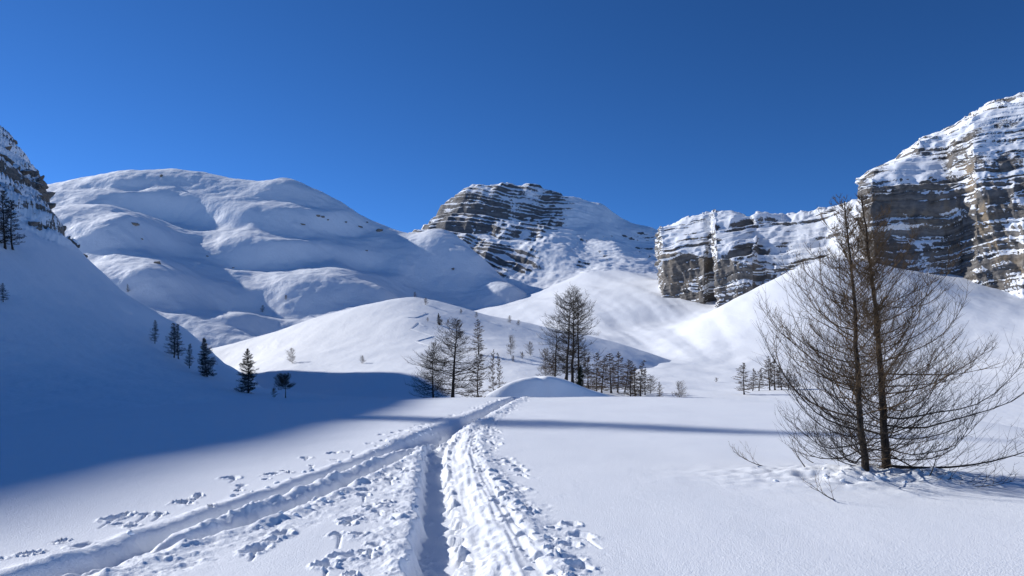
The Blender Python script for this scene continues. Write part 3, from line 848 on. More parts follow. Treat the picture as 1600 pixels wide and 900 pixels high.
def terrain(x, y):
    x = np.asarray(x, float); y = np.asarray(y, float)
    z = np.maximum(H_valley(x, y), np.where(y > 300, -50, H_left(x, y)))
    u = x / y * FPX + CX
    z = np.maximum(z, np.where((y > 88) & (y < 380) & (u > 300) & (u < 1195), H_knoll(x, y), -50))
    z = np.maximum(z, np.where((y > 270), H_dome(x, y), -50) * (u < 895) + (-50) * (u >= 895))
    z = np.maximum(z, np.where((y > 83) & (y < 125) & (x > -16) & (x < 34), H_hump(x, y), -50))
    z = np.maximum(z, np.where(y < 118, H_field_smooth(x, y), -50))
    return z

# ---- old ski lines on the knoll: low double berms pressed into the slope
def ski_line(pts, half=0.26):
    P_ = []
    for (a, b) in zip(pts[:-1], pts[1:]):
        n = max(3, int(math.hypot(b[0] - a[0], b[1] - a[1]) / 2))
        for k in range(n): P_.append((a[0] + (b[0] - a[0]) * k / n, a[1] + (b[1] - a[1]) * k / n))
    P_.append(pts[-1])
    g = []
    for px, py in P_:
        D = np.arange(110, 330, 0.5); xs = (px - CX) / FPX * D
        h = np.nonzero(H_knoll(xs, D) > EYE + (HY - py) / FPX * D)[0]
        if len(h): g.append((xs[h[0]], D[h[0]]))
    if len(g) < 3: return
    g = blur(np.array(g), 1, 0)
    t = nrm_(np.gradient(g, axis=0)); side = np.stack([t[:, 1], -t[:, 0]], -1)
    offs = np.array([-1.6, -1.0, -0.5, 0.0, 0.5, 1.0, 1.6]) * half
    hts = np.array([-0.10, 0.13, 0.06, 0.02, 0.06, 0.13, -0.10])
    X = g[:, None, 0] + side[:, None, 0] * offs; Y = g[:, None, 1] + side[:, None, 1] * offs
    o = land('ski_track', X, Y, H_knoll(X, Y) + hts[None] * 1.0, M_HILL)
def nrm_(v): return v / (np.linalg.norm(v, axis=-1, keepdims=True) + 1e-9)
ski_line([(641, 515), (654, 504), (664, 511)])
ski_line([(641, 514), (677, 526), (650, 534), (674, 541)])
ski_line([(642, 484), (668, 490), (650, 497), (632, 496)])
ski_line([(757, 500), (806, 517)])
ski_line([(818, 513), (852, 525)])

# ---------------------------------------------------------------- larches
UP = np.array([0, 0, 1.0])
def nrm(v):
    return v / (np.linalg.norm(v, axis=-1, keepdims=True) + 1e-9)

def tubes(P, Rad, sides=3):
    """P (N,K,3) curves, Rad (N,K) -> vertices, quads"""
    N_, K_, _ = P.shape
    T = nrm(np.gradient(P, axis=1))
    tm = nrm(T.mean(1))
    e = np.where(np.abs(tm[:, 2:3]) > 0.8, np.array([[1.0, 0, 0]]), np.array([[0, 0, 1.0]]))
    a0 = nrm(np.cross(tm, e))
    b = nrm(np.cross(T, a0[:, None, :])); a = nrm(np.cross(b, T))
    ang = np.arange(sides) / sides * 2 * np.pi
    V = P[:, :, None, :] + Rad[:, :, None, None] * (np.cos(ang)[None, None, :, None] * a[:, :, None, :] + np.sin(ang)[None, None, :, None] * b[:, :, None, :])
    idx = np.arange(N_ * K_ * sides).reshape(N_, K_, sides)
    nx = np.roll(idx, -1, axis=2)
    F_ = np.stack([idx[:, :-1], nx[:, :-1], nx[:, 1:], idx[:, 1:]], -1).reshape(-1, 4)
    return V.reshape(-1, 3), F_

def grow(P, length, n, r_, s0=0.15, s1=0.98, ang=(35, 65), lens=(0.35, 0.12), up=0.25, curl=0.35, K_=4, rad=0.35, Rad=None, jit=0.15, lmin=0.0):
    """side shoots from curves: returns child curves, radii and parent index"""
    N_, Kp, _ = P.shape
    s = s0 + (s1 - s0) * (np.arange(n)[None, :] + r_.uniform(0, 1, (N_, n))) / n
    t = s * (Kp - 1); i = np.clip(t.astype(int), 0, Kp - 2); f = (t - i)[..., None]
    ar = np.arange(N_)[:, None]
    p = P[ar, i] * (1 - f) + P[ar, i + 1] * f
    T = nrm(P[ar, i + 1] - P[ar, i])
    side = nrm(np.cross(T, UP) + 1e-4)
    sg = np.where((np.arange(n)[None, :] + r_.integers(0, 2, (N_, 1))) % 2 == 0, 1.0, -1.0)[..., None]
    a = np.radians(r_.uniform(ang[0], ang[1], (N_, n)))[..., None]
    d = nrm(T * np.cos(a) + side * sg * np.sin(a) + UP * up * r_.uniform(-0.3, 1.5, (N_, n, 1)) + r_.normal(0, jit, (N_, n, 3)))
    L_ = np.maximum(length[:, None] * (lens[0] * (1 - s) + lens[1]) * r_.uniform(0.45, 1.45, (N_, n)), lmin)
    tt = np.linspace(0, 1, K_)
    C = p[:, :, None, :] + d[:, :, None, :] * (L_[..., None, None] * tt[None, None, :, None]) + UP * (curl * L_[..., None, None] * (tt ** 2)[None, None, :, None])
    C = C + r_.normal(0, 0.03, C.shape) * L_[..., None, None] * tt[None, None, :, None]
    if Rad is not None:
        pr = Rad[ar, i] * (1 - f[..., 0]) + Rad[ar, i + 1] * f[..., 0]
        r0 = np.maximum(pr * rad, 1e-4)
    else:
        r0 = np.full(s.shape, rad)
    Rc = r0[..., None] * (1 - 0.75 * tt)[None, None, :]
    par = np.repeat(np.arange(N_), n)
    return C.reshape(-1, K_, 3), Rc.reshape(-1, K_), L_.reshape(-1), par

def trunk_curve(height, lean, bend, r_, K_=14):
    t = np.linspace(0, 1, K_)
    x = lean[0] * t + bend[0] * np.sin(t * np.pi) + 0.006 * height * np.cumsum(r_.normal(0, 1, K_)) / 2
    y = lean[1] * t + bend[1] * np.sin(t * np.pi) + 0.006 * height * np.cumsum(r_.normal(0, 1, K_)) / 2
    x -= x[0]; y -= y[0]
    return np.stack([x, y, t * height], -1)

def interp_curve(C, t):
    k = t * (len(C) - 1); i = np.clip(k.astype(int), 0, len(C) - 2); f = (k - i)[:, None]
    return C[i] * (1 - f) + C[i + 1] * f

def primaries(trunk, n, r_, h0, h1, Lf, e0f, e1f, az_bias=None, K_=7, rfac=0.012, power=1.4, wob=0.09):
    h = h0 + (h1 - h0) * ((np.arange(n) + r_.uniform(0, 1, n)) / n)
    az = np.arange(n) * 2.39996 + r_.normal(0, 0.35, n)
    L_ = Lf(h) * r_.uniform(0.6, 1.2, n)
    if az_bias is not None: L_ = L_ * az_bias(az, h)
    e0, e1 = np.radians(e0f(h) + r_.normal(0, 11, n)), np.radians(e1f(h) + r_.normal(0, 9, n))
    p = interp_curve(trunk, h)
    t = np.linspace(0, 1, K_)
    el = e0[:, None] + (e1 - e0)[:, None] * (t[None, :] ** power)
    azw = az[:, None] + np.cumsum(r_.normal(0, wob, (n, K_)), axis=1)
    el = el + np.cumsum(r_.normal(0, wob * .8, (n, K_)), axis=1)
    step = L_[:, None] / (K_ - 1)
    d = np.stack([np.cos(azw) * np.cos(el), np.sin(azw) * np.cos(el), np.sin(el)], -1) * step[..., None]
    C = p[:, None, :] + np.concatenate([np.zeros((n, 1, 3)), np.cumsum(d[:, :-1], axis=1)], 1)
    Rad = (rfac * L_ + 0.0015)[:, None] * (1 - 0.85 * t)[None, :]
    return C, Rad, L_, h, az

def join(parts):
    V, F_, off = [], [], 0
    for v, f in parts:
        V.append(v); F_.append(f + off); off += len(v)
    return np.vstack(V), np.vstack(F_)

def trunk_mesh(name, C, r0, r1, mat, sides=8, flare=1.5):
    t = np.linspace(0, 1, len(C))
    Rad = (r0 * (1 - t) + r1 * t) * (1 + (flare - 1) * np.exp(-t * 28))
    v, f = tubes(C[None], Rad[None], sides)
    me = mesh_from(name, v, f); me.materials.append(mat)
    return me

# prototypes of the trees further off: unit height 1
def far_tree(seed, kind):
    r_ = np.random.default_rng(seed)
    Hh = 8.0
    P_ = dict(n=64, h0=.10, L=lambda h: 2.1 * np.interp(h, [0, .12, .3, .6, .9, 1], [.7, 1, .9, .6, .22, .05]), e0=lambda h: -12 + 38 * h, e1=lambda h: 22 + 35 * h, tw=13, sub=4, tr=.016, mat=M_TWIG_FAR, r0=.11, stems=[((.1, .0), (.05, .0), 1.0)])
    if kind == 'slim':
        P_.update(n=52, L=lambda h: 1.35 * np.interp(h, [0, .15, .4, .7, .95, 1], [.6, 1, .9, .6, .2, .05]), tw=13, sub=4, r0=.09, tr=.024)
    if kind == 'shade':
        P_.update(n=66, L=lambda h: 1.5 * np.interp(h, [0, .15, .4, .7, .95, 1], [.7, 1, .95, .7, .3, .08]), tw=12, sub=4, r0=.11, tr=.022, mat=M_TWIG_DARK)  # dark twigs: the slope's shade is put into their colour
    if kind == 'wide':
        P_.update(n=104, h0=.07, L=lambda h: 2.9 * np.interp(h, [0, .1, .3, .55, .8, 1], [.65, .95, 1, .82, .48, .1]), e0=lambda h: -10 + 38 * h, e1=lambda h: 42 + 34 * h, tw=13, sub=3, r0=.14, tr=.0125, mat=M_TWIG_DARK)
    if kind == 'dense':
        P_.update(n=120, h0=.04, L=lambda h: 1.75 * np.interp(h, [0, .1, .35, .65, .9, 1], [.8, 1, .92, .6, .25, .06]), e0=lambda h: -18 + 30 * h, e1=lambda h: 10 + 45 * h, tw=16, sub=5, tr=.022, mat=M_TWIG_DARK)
    if kind == 'young':
        P_.update(n=60, h0=.05, L=lambda h: 3.2 * np.interp(h, [0, .1, .4, .7, .9, 1], [.6, .9, 1.0, .75, .4, .1]), e0=lambda h: 5 + 35 * h, e1=lambda h: 45 + 30 * h, tw=10, sub=3, tr=.022, r0=.10)
    if kind == 'shrub':
        P_.update(n=34, h0=.02, L=lambda h: 4.2 * np.interp(h, [0, .2, .6, 1], [.8, 1, .7, .2]), e0=lambda h: 20 + 35 * h, e1=lambda h: 50 + 30 * h, tw=9, sub=3, tr=.05, r0=.09)
    if kind == 'old':
        def Lo(h): return 2.0 * np.interp(h, [0, .12, .25, .42, .5, .62, .8, .93, 1], [.5, .8, 1.0, .85, .55, .95, 1.05, .75, .3])
        P_.update(n=62, h0=.14, L=Lo, e0=lambda h: -8 + 25 * h, e1=lambda h: 28 + 42 * h, tw=13, sub=3, tr=.0135, mat=M_TWIG_DARK, r0=.14)
    if kind == 'round':
        P_.update(n=46, h0=.42, L=lambda h: 3.9 * np.interp(h, [0, .45, .7, 1], [.9, 1, .9, .65]), e0=lambda h: 2 + 25 * h, e1=lambda h: 30 + 25 * h, tw=15, sub=6, tr=.034, mat=M_TWIG_DARK, r0=.2)
    if kind == 'spruce':
        P_.update(n=130, h0=.02, L=lambda h: 2.2 * np.interp(h, [0, .1, .5, 1], [.9, 1, .6, .05]), e0=lambda h: -5 + 20 * h, e1=lambda h: 12 + 40 * h, tw=18, sub=5, tr=.034, mat=M_NEEDLE)
    C = trunk_curve(Hh, (r_.normal(0, .25), r_.normal(0, .25)), (r_.normal(0, .12), r_.normal(0, .12)), r_)
    t_me = trunk_mesh('trunk', C, P_['r0'], .012, M_BARK, 7)
    ph = r_.uniform(0, 6.28)
    bias = lambda az, h: 1 + 0.28 * np.sin(az * 1 + ph + 3 * h) + 0.18 * np.sin(2 * az + 9 * h + ph)
    B, RB, LB, h, az = primaries(C, P_['n'], r_, P_['h0'], .985, P_['L'], P_['e0'], P_['e1'], bias, 6, .011, 1.4, .16)
    RB = np.maximum(RB, .006)
    T1, R1, L1, _ = grow(B, LB, P_['tw'], r_, .12, .99, (28, 75), (.36, .15), .25, .22, 3, P_['tr'] * .9, jit=.3)
    T2, R2, L2, _ = grow(T1, L1, P_['sub'], r_, .2, .98, (30, 70), (.5, .35), .2, .15, 2, P_['tr'] * .66, lmin=.10, jit=.3)
    v, f = join([tubes(B, RB, 4), tubes(T1, R1, 3), tubes(T2, R2, 3)])
    c_me = mesh_from('crown', v, f); c_me.materials.append(P_['mat'])
    return t_me, c_me, Hh

PROTO = {}
def proto(kind, var):
    if (kind, var) not in PROTO:
        PROTO[(kind, var)] = far_tree(hash(kind) % 1 + sum(map(ord, kind)) * 7 + var * 131, kind)
    return PROTO[(kind, var)]

def sight(px, py, d0=62, d1=900):
    """distance at which the sight line meets the land"""
    D = np.arange(d0, d1, 0.5)
    x, y, z = (px - CX) / FPX * D, D, EYE + (HY - py) / FPX * D
    hit = np.nonzero(terrain(x, y) > z)[0]
    return float(D[hit[0]]) if len(hit) else None

tree_rng = np.random.default_rng(99)
TREES = []
def tree(name, px, base, top, kind, var, label, group=None, D=None, cat='tree', wide=1.0, tilt=0.0):
    if D is None:
        D = None
        for dy in (0, 1, 2, 3, 4, 6, 8, 11):
            D = sight(px, base + dy)
            if D: break
        D = (D or 200) + 0.4
    x = (px - CX) / FPX * D
    z = float(terrain(np.array([x]), np.array([D]))[0])
    ztop = EYE + (HY - top) / FPX * D
    hgt = max(ztop - z, 0.5)
    t_me, c_me, Hh = proto(kind, var)
    s = hgt / Hh
    root = empty(name, (x, D, z - 0.03 * hgt * 0.3), tree_rng.uniform(0, 6.28))
    root.scale = (s * wide, s * wide, s)
    root.rotation_euler[1] = tilt
    link('trunk', t_me, None, root); link('crown', c_me, None, root)
    tag(root, label, cat, group)
    TREES.append((name, px, base, round(D, 1), round(hgt, 1), round(HY - (z - EYE) / D * FPX)))
    return root

T = tree
G1 = 'larches on the shaded slope'
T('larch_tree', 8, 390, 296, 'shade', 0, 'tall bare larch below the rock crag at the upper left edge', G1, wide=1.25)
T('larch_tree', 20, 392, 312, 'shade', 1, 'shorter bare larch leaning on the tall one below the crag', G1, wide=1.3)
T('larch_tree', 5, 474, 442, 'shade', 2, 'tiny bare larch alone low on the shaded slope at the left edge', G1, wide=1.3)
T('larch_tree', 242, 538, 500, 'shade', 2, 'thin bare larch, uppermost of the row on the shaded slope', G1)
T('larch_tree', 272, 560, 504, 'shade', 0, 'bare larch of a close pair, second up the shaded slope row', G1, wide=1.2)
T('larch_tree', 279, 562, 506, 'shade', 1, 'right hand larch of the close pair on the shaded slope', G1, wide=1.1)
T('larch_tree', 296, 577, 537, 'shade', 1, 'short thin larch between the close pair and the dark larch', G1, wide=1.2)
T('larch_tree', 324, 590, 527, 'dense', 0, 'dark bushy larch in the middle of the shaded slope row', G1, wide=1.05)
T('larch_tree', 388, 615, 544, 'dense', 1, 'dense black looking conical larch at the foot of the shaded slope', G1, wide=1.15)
T('pine_tree', 446, 622, 589, 'round', 0, 'small round headed dark tree in the shaded hollow', None, wide=1.0)
T('larch_sapling', 428, 622, 606, 'shrub', 0, 'little dark sapling beside the round headed tree', None)
G2 = 'young larches on the sunlit slopes'
T('larch_tree', 457, 568, 544, 'young', 0, 'lone rounded brown larch at the edge of the shaded hollow', G2)
T('larch_sapling', 566, 569, 556, 'shrub', 1, 'sprawling brown shrub alone on the smooth knoll slope', G2)
T('larch_sapling', 200, 459, 443, 'slim', 2, 'small lone larch on the near spur of the dome', G2, wide=1.5)
T('larch_sapling', 410, 489, 477, 'young', 1, 'small bush on the sunlit shelf below the dome', G2)
T('larch_sapling', 447, 470, 461, 'shrub', 0, 'tiny bush on the lit rib of the dome', G2)
T('larch_sapling', 648, 465, 456, 'young', 0, 'tiny larch on the very top of the knoll', G2)
T('larch_sapling', 665, 477, 466, 'shrub', 1, 'low bush just right of the knoll top', G2)
T('larch_sapling', 720, 491, 483, 'shrub', 0, 'low bush on the knoll skyline above the dark conical sapling', G2)
T('larch_sapling', 744, 497, 487, 'young', 1, 'bush on the knoll skyline above the conical larch', G2)
T('larch_sapling', 797, 505, 493, 'young', 0, 'larger of two bushes at the right of the knoll skyline', G2)
T('larch_sapling', 810, 509, 500, 'shrub', 1, 'smaller of two bushes at the right of the knoll skyline', G2)
T('larch_tree', 687, 509, 489, 'dense', 0, 'small dark conical sapling high on the knoll slope', G2, wide=1.15)
T('larch_sapling', 700, 508, 499, 'shrub', 0, 'low bush beside the dark conical sapling on the knoll', G2)
T('larch_sapling', 668, 503, 496, 'shrub', 1, 'faint twiggy bush left of the dark conical sapling', G2)
G3 = 'larches where the track leaves the plateau'
T('larch_tree', 707, 615, 500, 'wide', 0, 'large broad bare larch with a black trunk at the plateau edge', G3, D=73, wide=1.3)
T('larch_tree', 677, 612, 534, 'wide', 1, 'smaller bare larch leaning out left of the broad black trunked larch', G3, D=79, wide=.95)
T('larch_tree', 748, 606, 552, 'slim', 2, 'thin bare larch just right of the broad black trunked larch', G3, D=82, wide=1.6)
T('larch_tree', 748, 555, 498, 'slim', 0, 'upright conical larch on the knoll behind the broad larch', G3, wide=1.5)
T('larch_tree', 771, 594, 545, 'slim', 1, 'left of two thin stemmed larches above the hummock', G3, D=106, wide=.7)
T('larch_tree', 780, 594, 550, 'slim', 2, 'right of two thin stemmed larches above the hummock', G3, D=107, wide=.7)
T('larch_tree', 798, 556, 524, 'young', 1, 'bare pointed larch on the knoll midway to the big dark larches', G3, wide=.75)
T('larch_sapling', 802, 566, 556, 'shrub', 0, 'dark low shrub in front of the pointed knoll larch', G3)
T('larch_sapling', 816, 561, 550, 'shrub', 1, 'pale round shrub right of the pointed knoll larch', G3)
T('larch_tree', 829, 556, 534, 'young', 0, 'bushy brown larch just left of the big dark larches', G3)
G4 = 'big dark larches above the hummock'
T('larch_tree', 884, 601, 461, 'old', 0, 'tallest dark larch with the foremost trunk above the hummock', G4, D=96)
T('larch_tree', 895, 597, 459, 'old', 1, 'tall dark larch close behind the foremost trunk', G4, D=99)
T('larch_tree', 906, 597, 470, 'old', 2, 'dark larch at the right of the tall clump, spreading right', G4, D=102, wide=.85)
T('larch_tree', 866, 598, 500, 'old', 2, 'lower dark larch at the left of the tall clump', G4, D=103, wide=1.0)
T('larch_tree', 852, 595, 545, 'young', 1, 'brownish low larch at the left foot of the tall clump', G4, D=104, wide=.9)
T('larch_tree', 864, 596, 552, 'slim', 1, 'thin brownish larch under the left of the tall clump', G4, D=98, wide=1.3)
T('spruce_tree', 907, 597, 570, 'spruce', 0, 'small dark green conifer at the foot of the tall larches', None, D=97)
G5 = 'row of bare larches behind the plateau edge'
for i, (px, base, top, k, v, lab) in enumerate([
        (921, 600, 556, 'slim', 1, 'first of the low larch row right of the dark conifer'),
        (932, 601, 550, 'slim', 0, 'second of the low larch row, taller and thin'),
        (940, 602, 554, 'slim', 2, 'third of the low larch row, beside the thin taller one'),
        (955, 605, 551, 'slim', 0, 'fourth of the low larch row, with a full brown crown'),
        (965, 606, 549, 'slim', 1, 'fifth of the low larch row and the tallest in its middle'),
        (976, 608, 561, 'slim', 2, 'sixth of the low larch row, shorter'),
        (985, 610, 563, 'slim', 0, 'seventh of the low larch row'),
        (993, 611, 572, 'slim', 1, 'eighth of the low larch row, low and thin'),
        (1001, 613, 562, 'slim', 2, 'ninth of the low larch row, tall at the right part'),
        (1008, 613, 576, 'slim', 1, 'tenth of the low larch row, stepping down right'),
        (1016, 613, 587, 'young', 0, 'last and lowest of the close larch row')]):
    T('larch_tree', px, base, top, k, v, lab, G5, D=108 + (i * 37 % 17), wide=[1.9, 1.4, 1.8, 2.1, 1.6, 2.0, 1.5, 2.2, 1.5, 1.9, 1.2][i], tilt=[.02, -.03, .04, 0, -.02, .05, -.04, .03, -.01, .04, 0][i])
T('larch_tree', 1032, 614, 596, 'slim', 2, 'small separate larch just right of the larch row', None, D=100, wide=1.5)
T('larch_tree', 1061, 614, 596, 'young', 1, 'small pale bare larch alone at the plateau edge', None, D=98, wide=1.0)
T('larch_sapling', 1119, 598, 590, 'shrub', 0, 'tiny bush on the open snow left of the right hand grove', None)
G6 = 'grove at the right behind the big larch'
for i, (px, base, top, k, v, lab) in enumerate([
        (1163, 620, 566, 'slim', 0, 'leftmost larch of the right hand grove, conical'),
        (1176, 620, 575, 'slim', 1, 'second larch of the right hand grove, shorter and dark'),
        (1186, 620, 574, 'slim', 2, 'third larch of the right hand grove, dark stemmed'),
        (1203, 620, 556, 'slim', 0, 'tallest larch in the middle of the right hand grove'),
        (1211, 621, 560, 'slim', 1, 'larch close right of the tallest in the right hand grove'),
        (1221, 621, 570, 'slim', 2, 'sixth larch of the right hand grove, behind the big twigs'),
        (1232, 622, 576, 'slim', 0, 'larch of the right hand grove partly behind the big larch twigs'),
        (1241, 622, 584, 'slim', 1, 'rightmost low larch of the right hand grove')]):
    T('larch_tree', px, base, top, k, v, lab, G6, D=114 + (i * 29 % 15), wide=[2.0, 1.7, 2.0, 1.6, 2.1, 1.8, 2.0, 2.2][i], tilt=[.02, .06, -.03, .02, -.05, .04, -.02, .03][i])

# trees on the crest outside the picture whose shadow crosses the plateau
for k, (yy, hh) in enumerate([(157, 13.0)]):
    x = CREST_X + 1.0
    z = float(H_left(np.array([x]), np.array([yy]))[0])
    t_me, c_me, Hh = proto('dense', k % 2)
    r0 = empty('larch_tree', (x, yy, z - .3), k * 1.3); r0.scale = (hh / Hh * .8, hh / Hh * .8, hh / Hh)
    link('trunk', t_me, None, r0); link('crown', c_me, None, r0)
    tag(r0, 'dense larch alone on the high ridge crest to the left', 'tree')

# ---------------------------------------------------------------- the big twin stemmed larch in front
def big_larch():
    r_ = np.random.default_rng(2024)
    bx_, by_ = spot(1366, 739)
    root = empty('larch_tree', (bx_, by_, 0))
    tag(root, 'big bare twin stemmed larch with upswept twigs standing on the near plateau', 'tree')
    m_px = by_ / FPX
    def stem(base_px, mid_px, up_px, top_px, top_py, yoff, r0):
        hgt = (736 - top_py) * m_px
        t = np.linspace(0, 1, 26)
        xp = np.interp(t, [0, .37, .76, 1], [base_px, mid_px, up_px, top_px])
        xp = blur(xp[:, None], 3, 0)[:, 0]
        C = np.stack([(xp - 1366) * m_px + 0.012 * np.cumsum(r_.normal(0, .9, 26)), yoff + 0.10 * t + .012 * np.cumsum(r_.normal(0, .6, 26)), -0.12 + t * (hgt + 0.12)], -1)
        return C, hgt
    for si, (args, sgn) in enumerate([((1347, 1333, 1326, 1318, 311, -.10, .066), -1), ((1388, 1379, 1368, 1357, 298, .08, .078), 1)]):
        C, hgt = stem(*args)
        me = trunk_mesh('trunk', C, args[-1], .008, M_BARK, 9, 1.35)
        link('trunk', me, None, root)
        def Lf(h): return np.interp(h, [0, .04, .12, .3, .5, .7, .85, 1], [1.2, 2.0, 2.3, 2.15, 1.75, 1.2, .66, .22])
        def bias(az, h):
            c = np.cos(az) * sgn
            lo = 1.14 if sgn > 0 else .98
            return np.interp(c, [-1, 0, 1], [.62, .88, lo]) * (1 if sgn < 0 else np.interp(h, [0, .3, .6], [1, 1, .88]))
        B, RB, LB, h, az = primaries(C, 112, r_, .03, .985, Lf, lambda h: -3 + 38 * h, lambda h: 66 + 12 * h, bias, 9, .0062, 1.05, .12)
        RB = np.maximum(RB, .0022)
        if sgn > 0:      # the long low bough that sweeps right over the snow
            k = np.argmin(h)
            t = np.linspace(0, 1, 9)
            B[k] = np.stack([C[0, 0] + 2.75 * t, C[0, 1] - .5 * t, .12 - .06 * np.sin(t * 3.1) + .55 * t ** 2.4], -1)
            LB[k] = 2.8; RB[k] = .028 * (1 - .85 * t)
        T1, R1, L1, p1 = grow(B, LB, 17, r_, .12, .99, (25, 65), (.38, .12), .24, .40, 5, .0044, jit=.22, lmin=.07)
        T2, R2, L2, p2 = grow(T1, L1, 4, r_, .15, .95, (28, 65), (.45, .26), .25, .30, 3, .0031, jit=.22, lmin=.05)
        pp2 = p1[p2]
        # short knobbly spurs, like the cones and buds that brown the top
        nb = len(B)
        T3, R3, L3, p3 = grow(T1, L1, 3, r_, .1, .95, (55, 95), (.03, .05), .3, .1, 2, .0042, jit=.4, lmin=.022)
        pp3 = p1[p3]
        hk = np.interp(h, [.75, 1], [1, .45])
        keep1 = r_.random(len(p1)) < hk[p1]
        keep2 = r_.random(len(p2)) < np.interp(h[pp2], [.4, .8], [1, .45])
        keep3 = r_.random(len(pp3)) < np.interp(h[pp3], [0, .55, .75, 1], [.25, .4, 1, 1])
        for k in range(nb):
            a, b, c = (p1 == k) & keep1, (pp2 == k) & keep1[p2] & keep2, (pp3 == k) & keep3 & keep1[p3]
            parts = [tubes(B[k:k + 1], RB[k:k + 1], 5), tubes(T1[a], R1[a], 3), tubes(T2[b], R2[b], 3)]
            if c.any(): parts.append(tubes(T3[c], R3[c], 3))
            v, f = join(parts)
            me = mesh_from('branch', v, f)
            me.materials.append(M_BARK if h[k] < .22 and LB[k] > 1.2 else M_TWIG)
            link('branch', me, None, root)
    return root
big_larch()

# bare brushwood poking out of the snow round it
def brush(name, px, py, length, az, el, seed, label, n=9):
    r_ = np.random.default_rng(seed)
    x, y = spot(px, py)
    z = float(H_field(np.array([x]), np.array([y]))[0][0])
    root = empty(name, (x, y, z))
    t = np.linspace(0, 1, 7)
    ee = R(el) + R(28) * t
    a = az + .25 * np.sin(t * 3)
    step = length / 6
    C = np.cumsum(np.stack([np.cos(a) * np.cos(ee), np.sin(a) * np.cos(ee), np.sin(ee)], -1) * step, 0) - np.array([0, 0, .06])
    RB = (.011 * (1 - .8 * t))[None]
    B = C[None]
    T1, R1, L1, p1 = grow(B, np.array([length]), n, r_, .2, .98, (25, 60), (.45, .18), .3, .3, 5, .0042, jit=.2)
    T2, R2, L2, p2 = grow(T1, L1, 4, r_, .2, .95, (25, 60), (.4, .2), .3, .2, 3, .0025, jit=.2)
    m1, f1 = tubes(B, RB, 5)
    me = mesh_from('stem', m1, f1); me.materials.append(M_BARK); link('stem', me, None, root)
    v, f = join([tubes(T1, R1, 3), tubes(T2, R2, 3)])
    me = mesh_from('twigs', v, f); me.materials.append(M_TWIG); tw = link('twigs', me, None, root); tw['kind'] = 'stuff'
    tag(root, label, 'branch', 'brushwood round the big larch')
    return root
brush('dead_branch', 1212, 724, .80, math.pi * .96, 8, 1, 'bare forked branch poking out of the snow left of the big larch')
brush('dead_branch', 1262, 738, .55, math.pi * .6, 40, 2, 'upright bare twig between the forked branch and the larch trunks', 6)
brush('dead_branch', 1325, 775, .65, math.pi * 1.05, 12, 3, 'low bare twig lying toward the camera before the larch trunks', 6)
brush('dead_branch', 1445, 752, .70, math.pi * .15, 35, 4, 'bare twig rising from the snow just right of the larch trunks', 7)
brush('dead_branch', 1282, 718, .45, math.pi * .85, 20, 5, 'short bare twig on the snow behind the left larch trunk', 6)

# ---------------------------------------------------------------- rocks showing through the snow of the dome
def rock_mesh(seed):
    import bmesh
    r_ = np.random.default_rng(seed)
    bm = bmesh.new(); bmesh.ops.create_icosphere(bm, subdivisions=3, radius=1.0)
    planes = [(nrm(v), r_.uniform(.45, .85)) for v in r_.normal(size=(12, 3))]
    for v in bm.verts:
        p = np.array(v.co)
        for n_, d_ in planes:
            k = p @ n_ - d_
            if k > 0: p = p - n_ * k
        v.co = p * (1 + .03 * r_.normal()) * np.array([1.3, .8, .6])
    me = bpy.data.meshes.new('rock'); bm.to_mesh(me); bm.free()
    co = np.array([v.co[:] for v in me.vertices]); nz_ = np.array([v.normal[2] for v in me.vertices])
    for an, av in (('snow', -.05 + .8 * smooth(.55, .95, nz_)), ('bed', co[:, 2] * 3), ('warm', 0 * nz_ + .2)):
        at_ = me.attributes.new(an, 'FLOAT', 'POINT'); at_.data.foreach_set('value', av.astype(np.float32))
    me.materials.append(M_CRAG)
    return me
ROCKS = [rock_mesh(700 + i) for i in range(4)]
crng = np.random.default_rng(5)
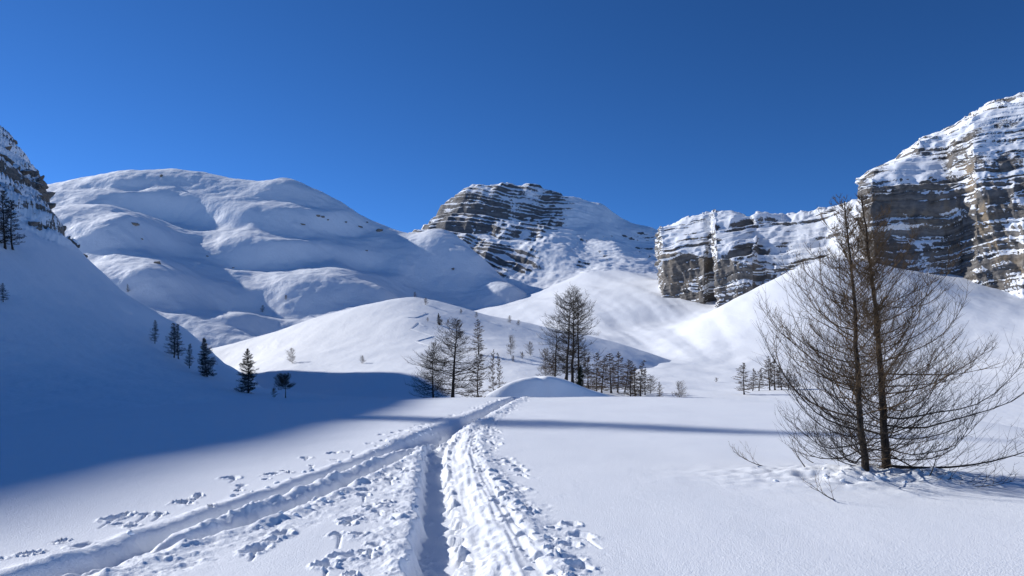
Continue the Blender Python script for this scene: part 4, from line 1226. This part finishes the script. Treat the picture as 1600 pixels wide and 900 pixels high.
for i in range(70):
    x = -crng.uniform(78, 130)
    y = float(left_end(np.array([x]))[0]) + crng.uniform(-16, 1.0) * (1 if i % 2 else .25)
    if x / y * FPX + CX < -30: continue
    sz_ = crng.uniform(.5, 1.6)
    o = link('rock_outcrop', ROCKS[i % 4], None, rock_crag)
    o.location = (x, y, float(H_left(np.array([x]), np.array([y]))[0]) - .05 * sz_)
    o.scale = (sz_, sz_, sz_ * crng.uniform(.7, 1.3)); o.rotation_euler = (.25 * math.sin(i * 5), .2 + .5 * math.sin(i * 3), i * 1.3)
for i, (px, py, sz_, lab) in enumerate([
        (210, 351, 3.6, 'dark rock on the brow of the near spur of the dome'),
        (222, 374, 1.4, 'small dark stone below the rock on the spur brow'),
        (247, 412, 2.6, 'dark rock at the nose of the lit spur'),
        (252, 276, 3.2, 'flat rock just under the dome summit'),
        (473, 351, 2.2, 'brown rock alone on the shaded right side of the dome'),
        (497, 338, 2.6, 'leftmost dark rock of the scatter under the dome shoulder'),
        (505, 340, 2.2, 'second dark rock of the scatter under the dome shoulder'),
        (512, 344, 1.6, 'small stone below the scatter under the dome shoulder'),
        (563, 355, 2.4, 'dark rock left of the largest rock on the dome shoulder'),
        (592, 361, 4.0, 'largest dark rock on the dome shoulder near the saddle'),
        (574, 348, 1.6, 'small rock above the largest rock on the dome shoulder'),
        (540, 348, 1.7, 'small rock midway along the dome shoulder'),
        (324, 401, 1.3, 'tiny dark stone in the shaded gully of the dome'),
        (364, 419, 1.2, 'tiny stone right of the shaded gully of the dome'),
        (708, 421, 2.2, 'lone dark stone on the shaded spur before the layered peak'),
        (573, 392, 1.4, 'tiny stone on the crease of the dome right side')]):
    D = sight(px, py, 290, 900)
    if not D: continue
    x = (px - CX) / FPX * D
    o = link('rock', ROCKS[i % 4], None)
    o.location = (x, D, float(terrain(np.array([x]), np.array([D]))[0]) + .1 * sz_); o.scale = (sz_, sz_, sz_); o.rotation_euler = (.2, .1, i * 1.7)
    tag(o, lab, 'rock', 'rocks on the dome')
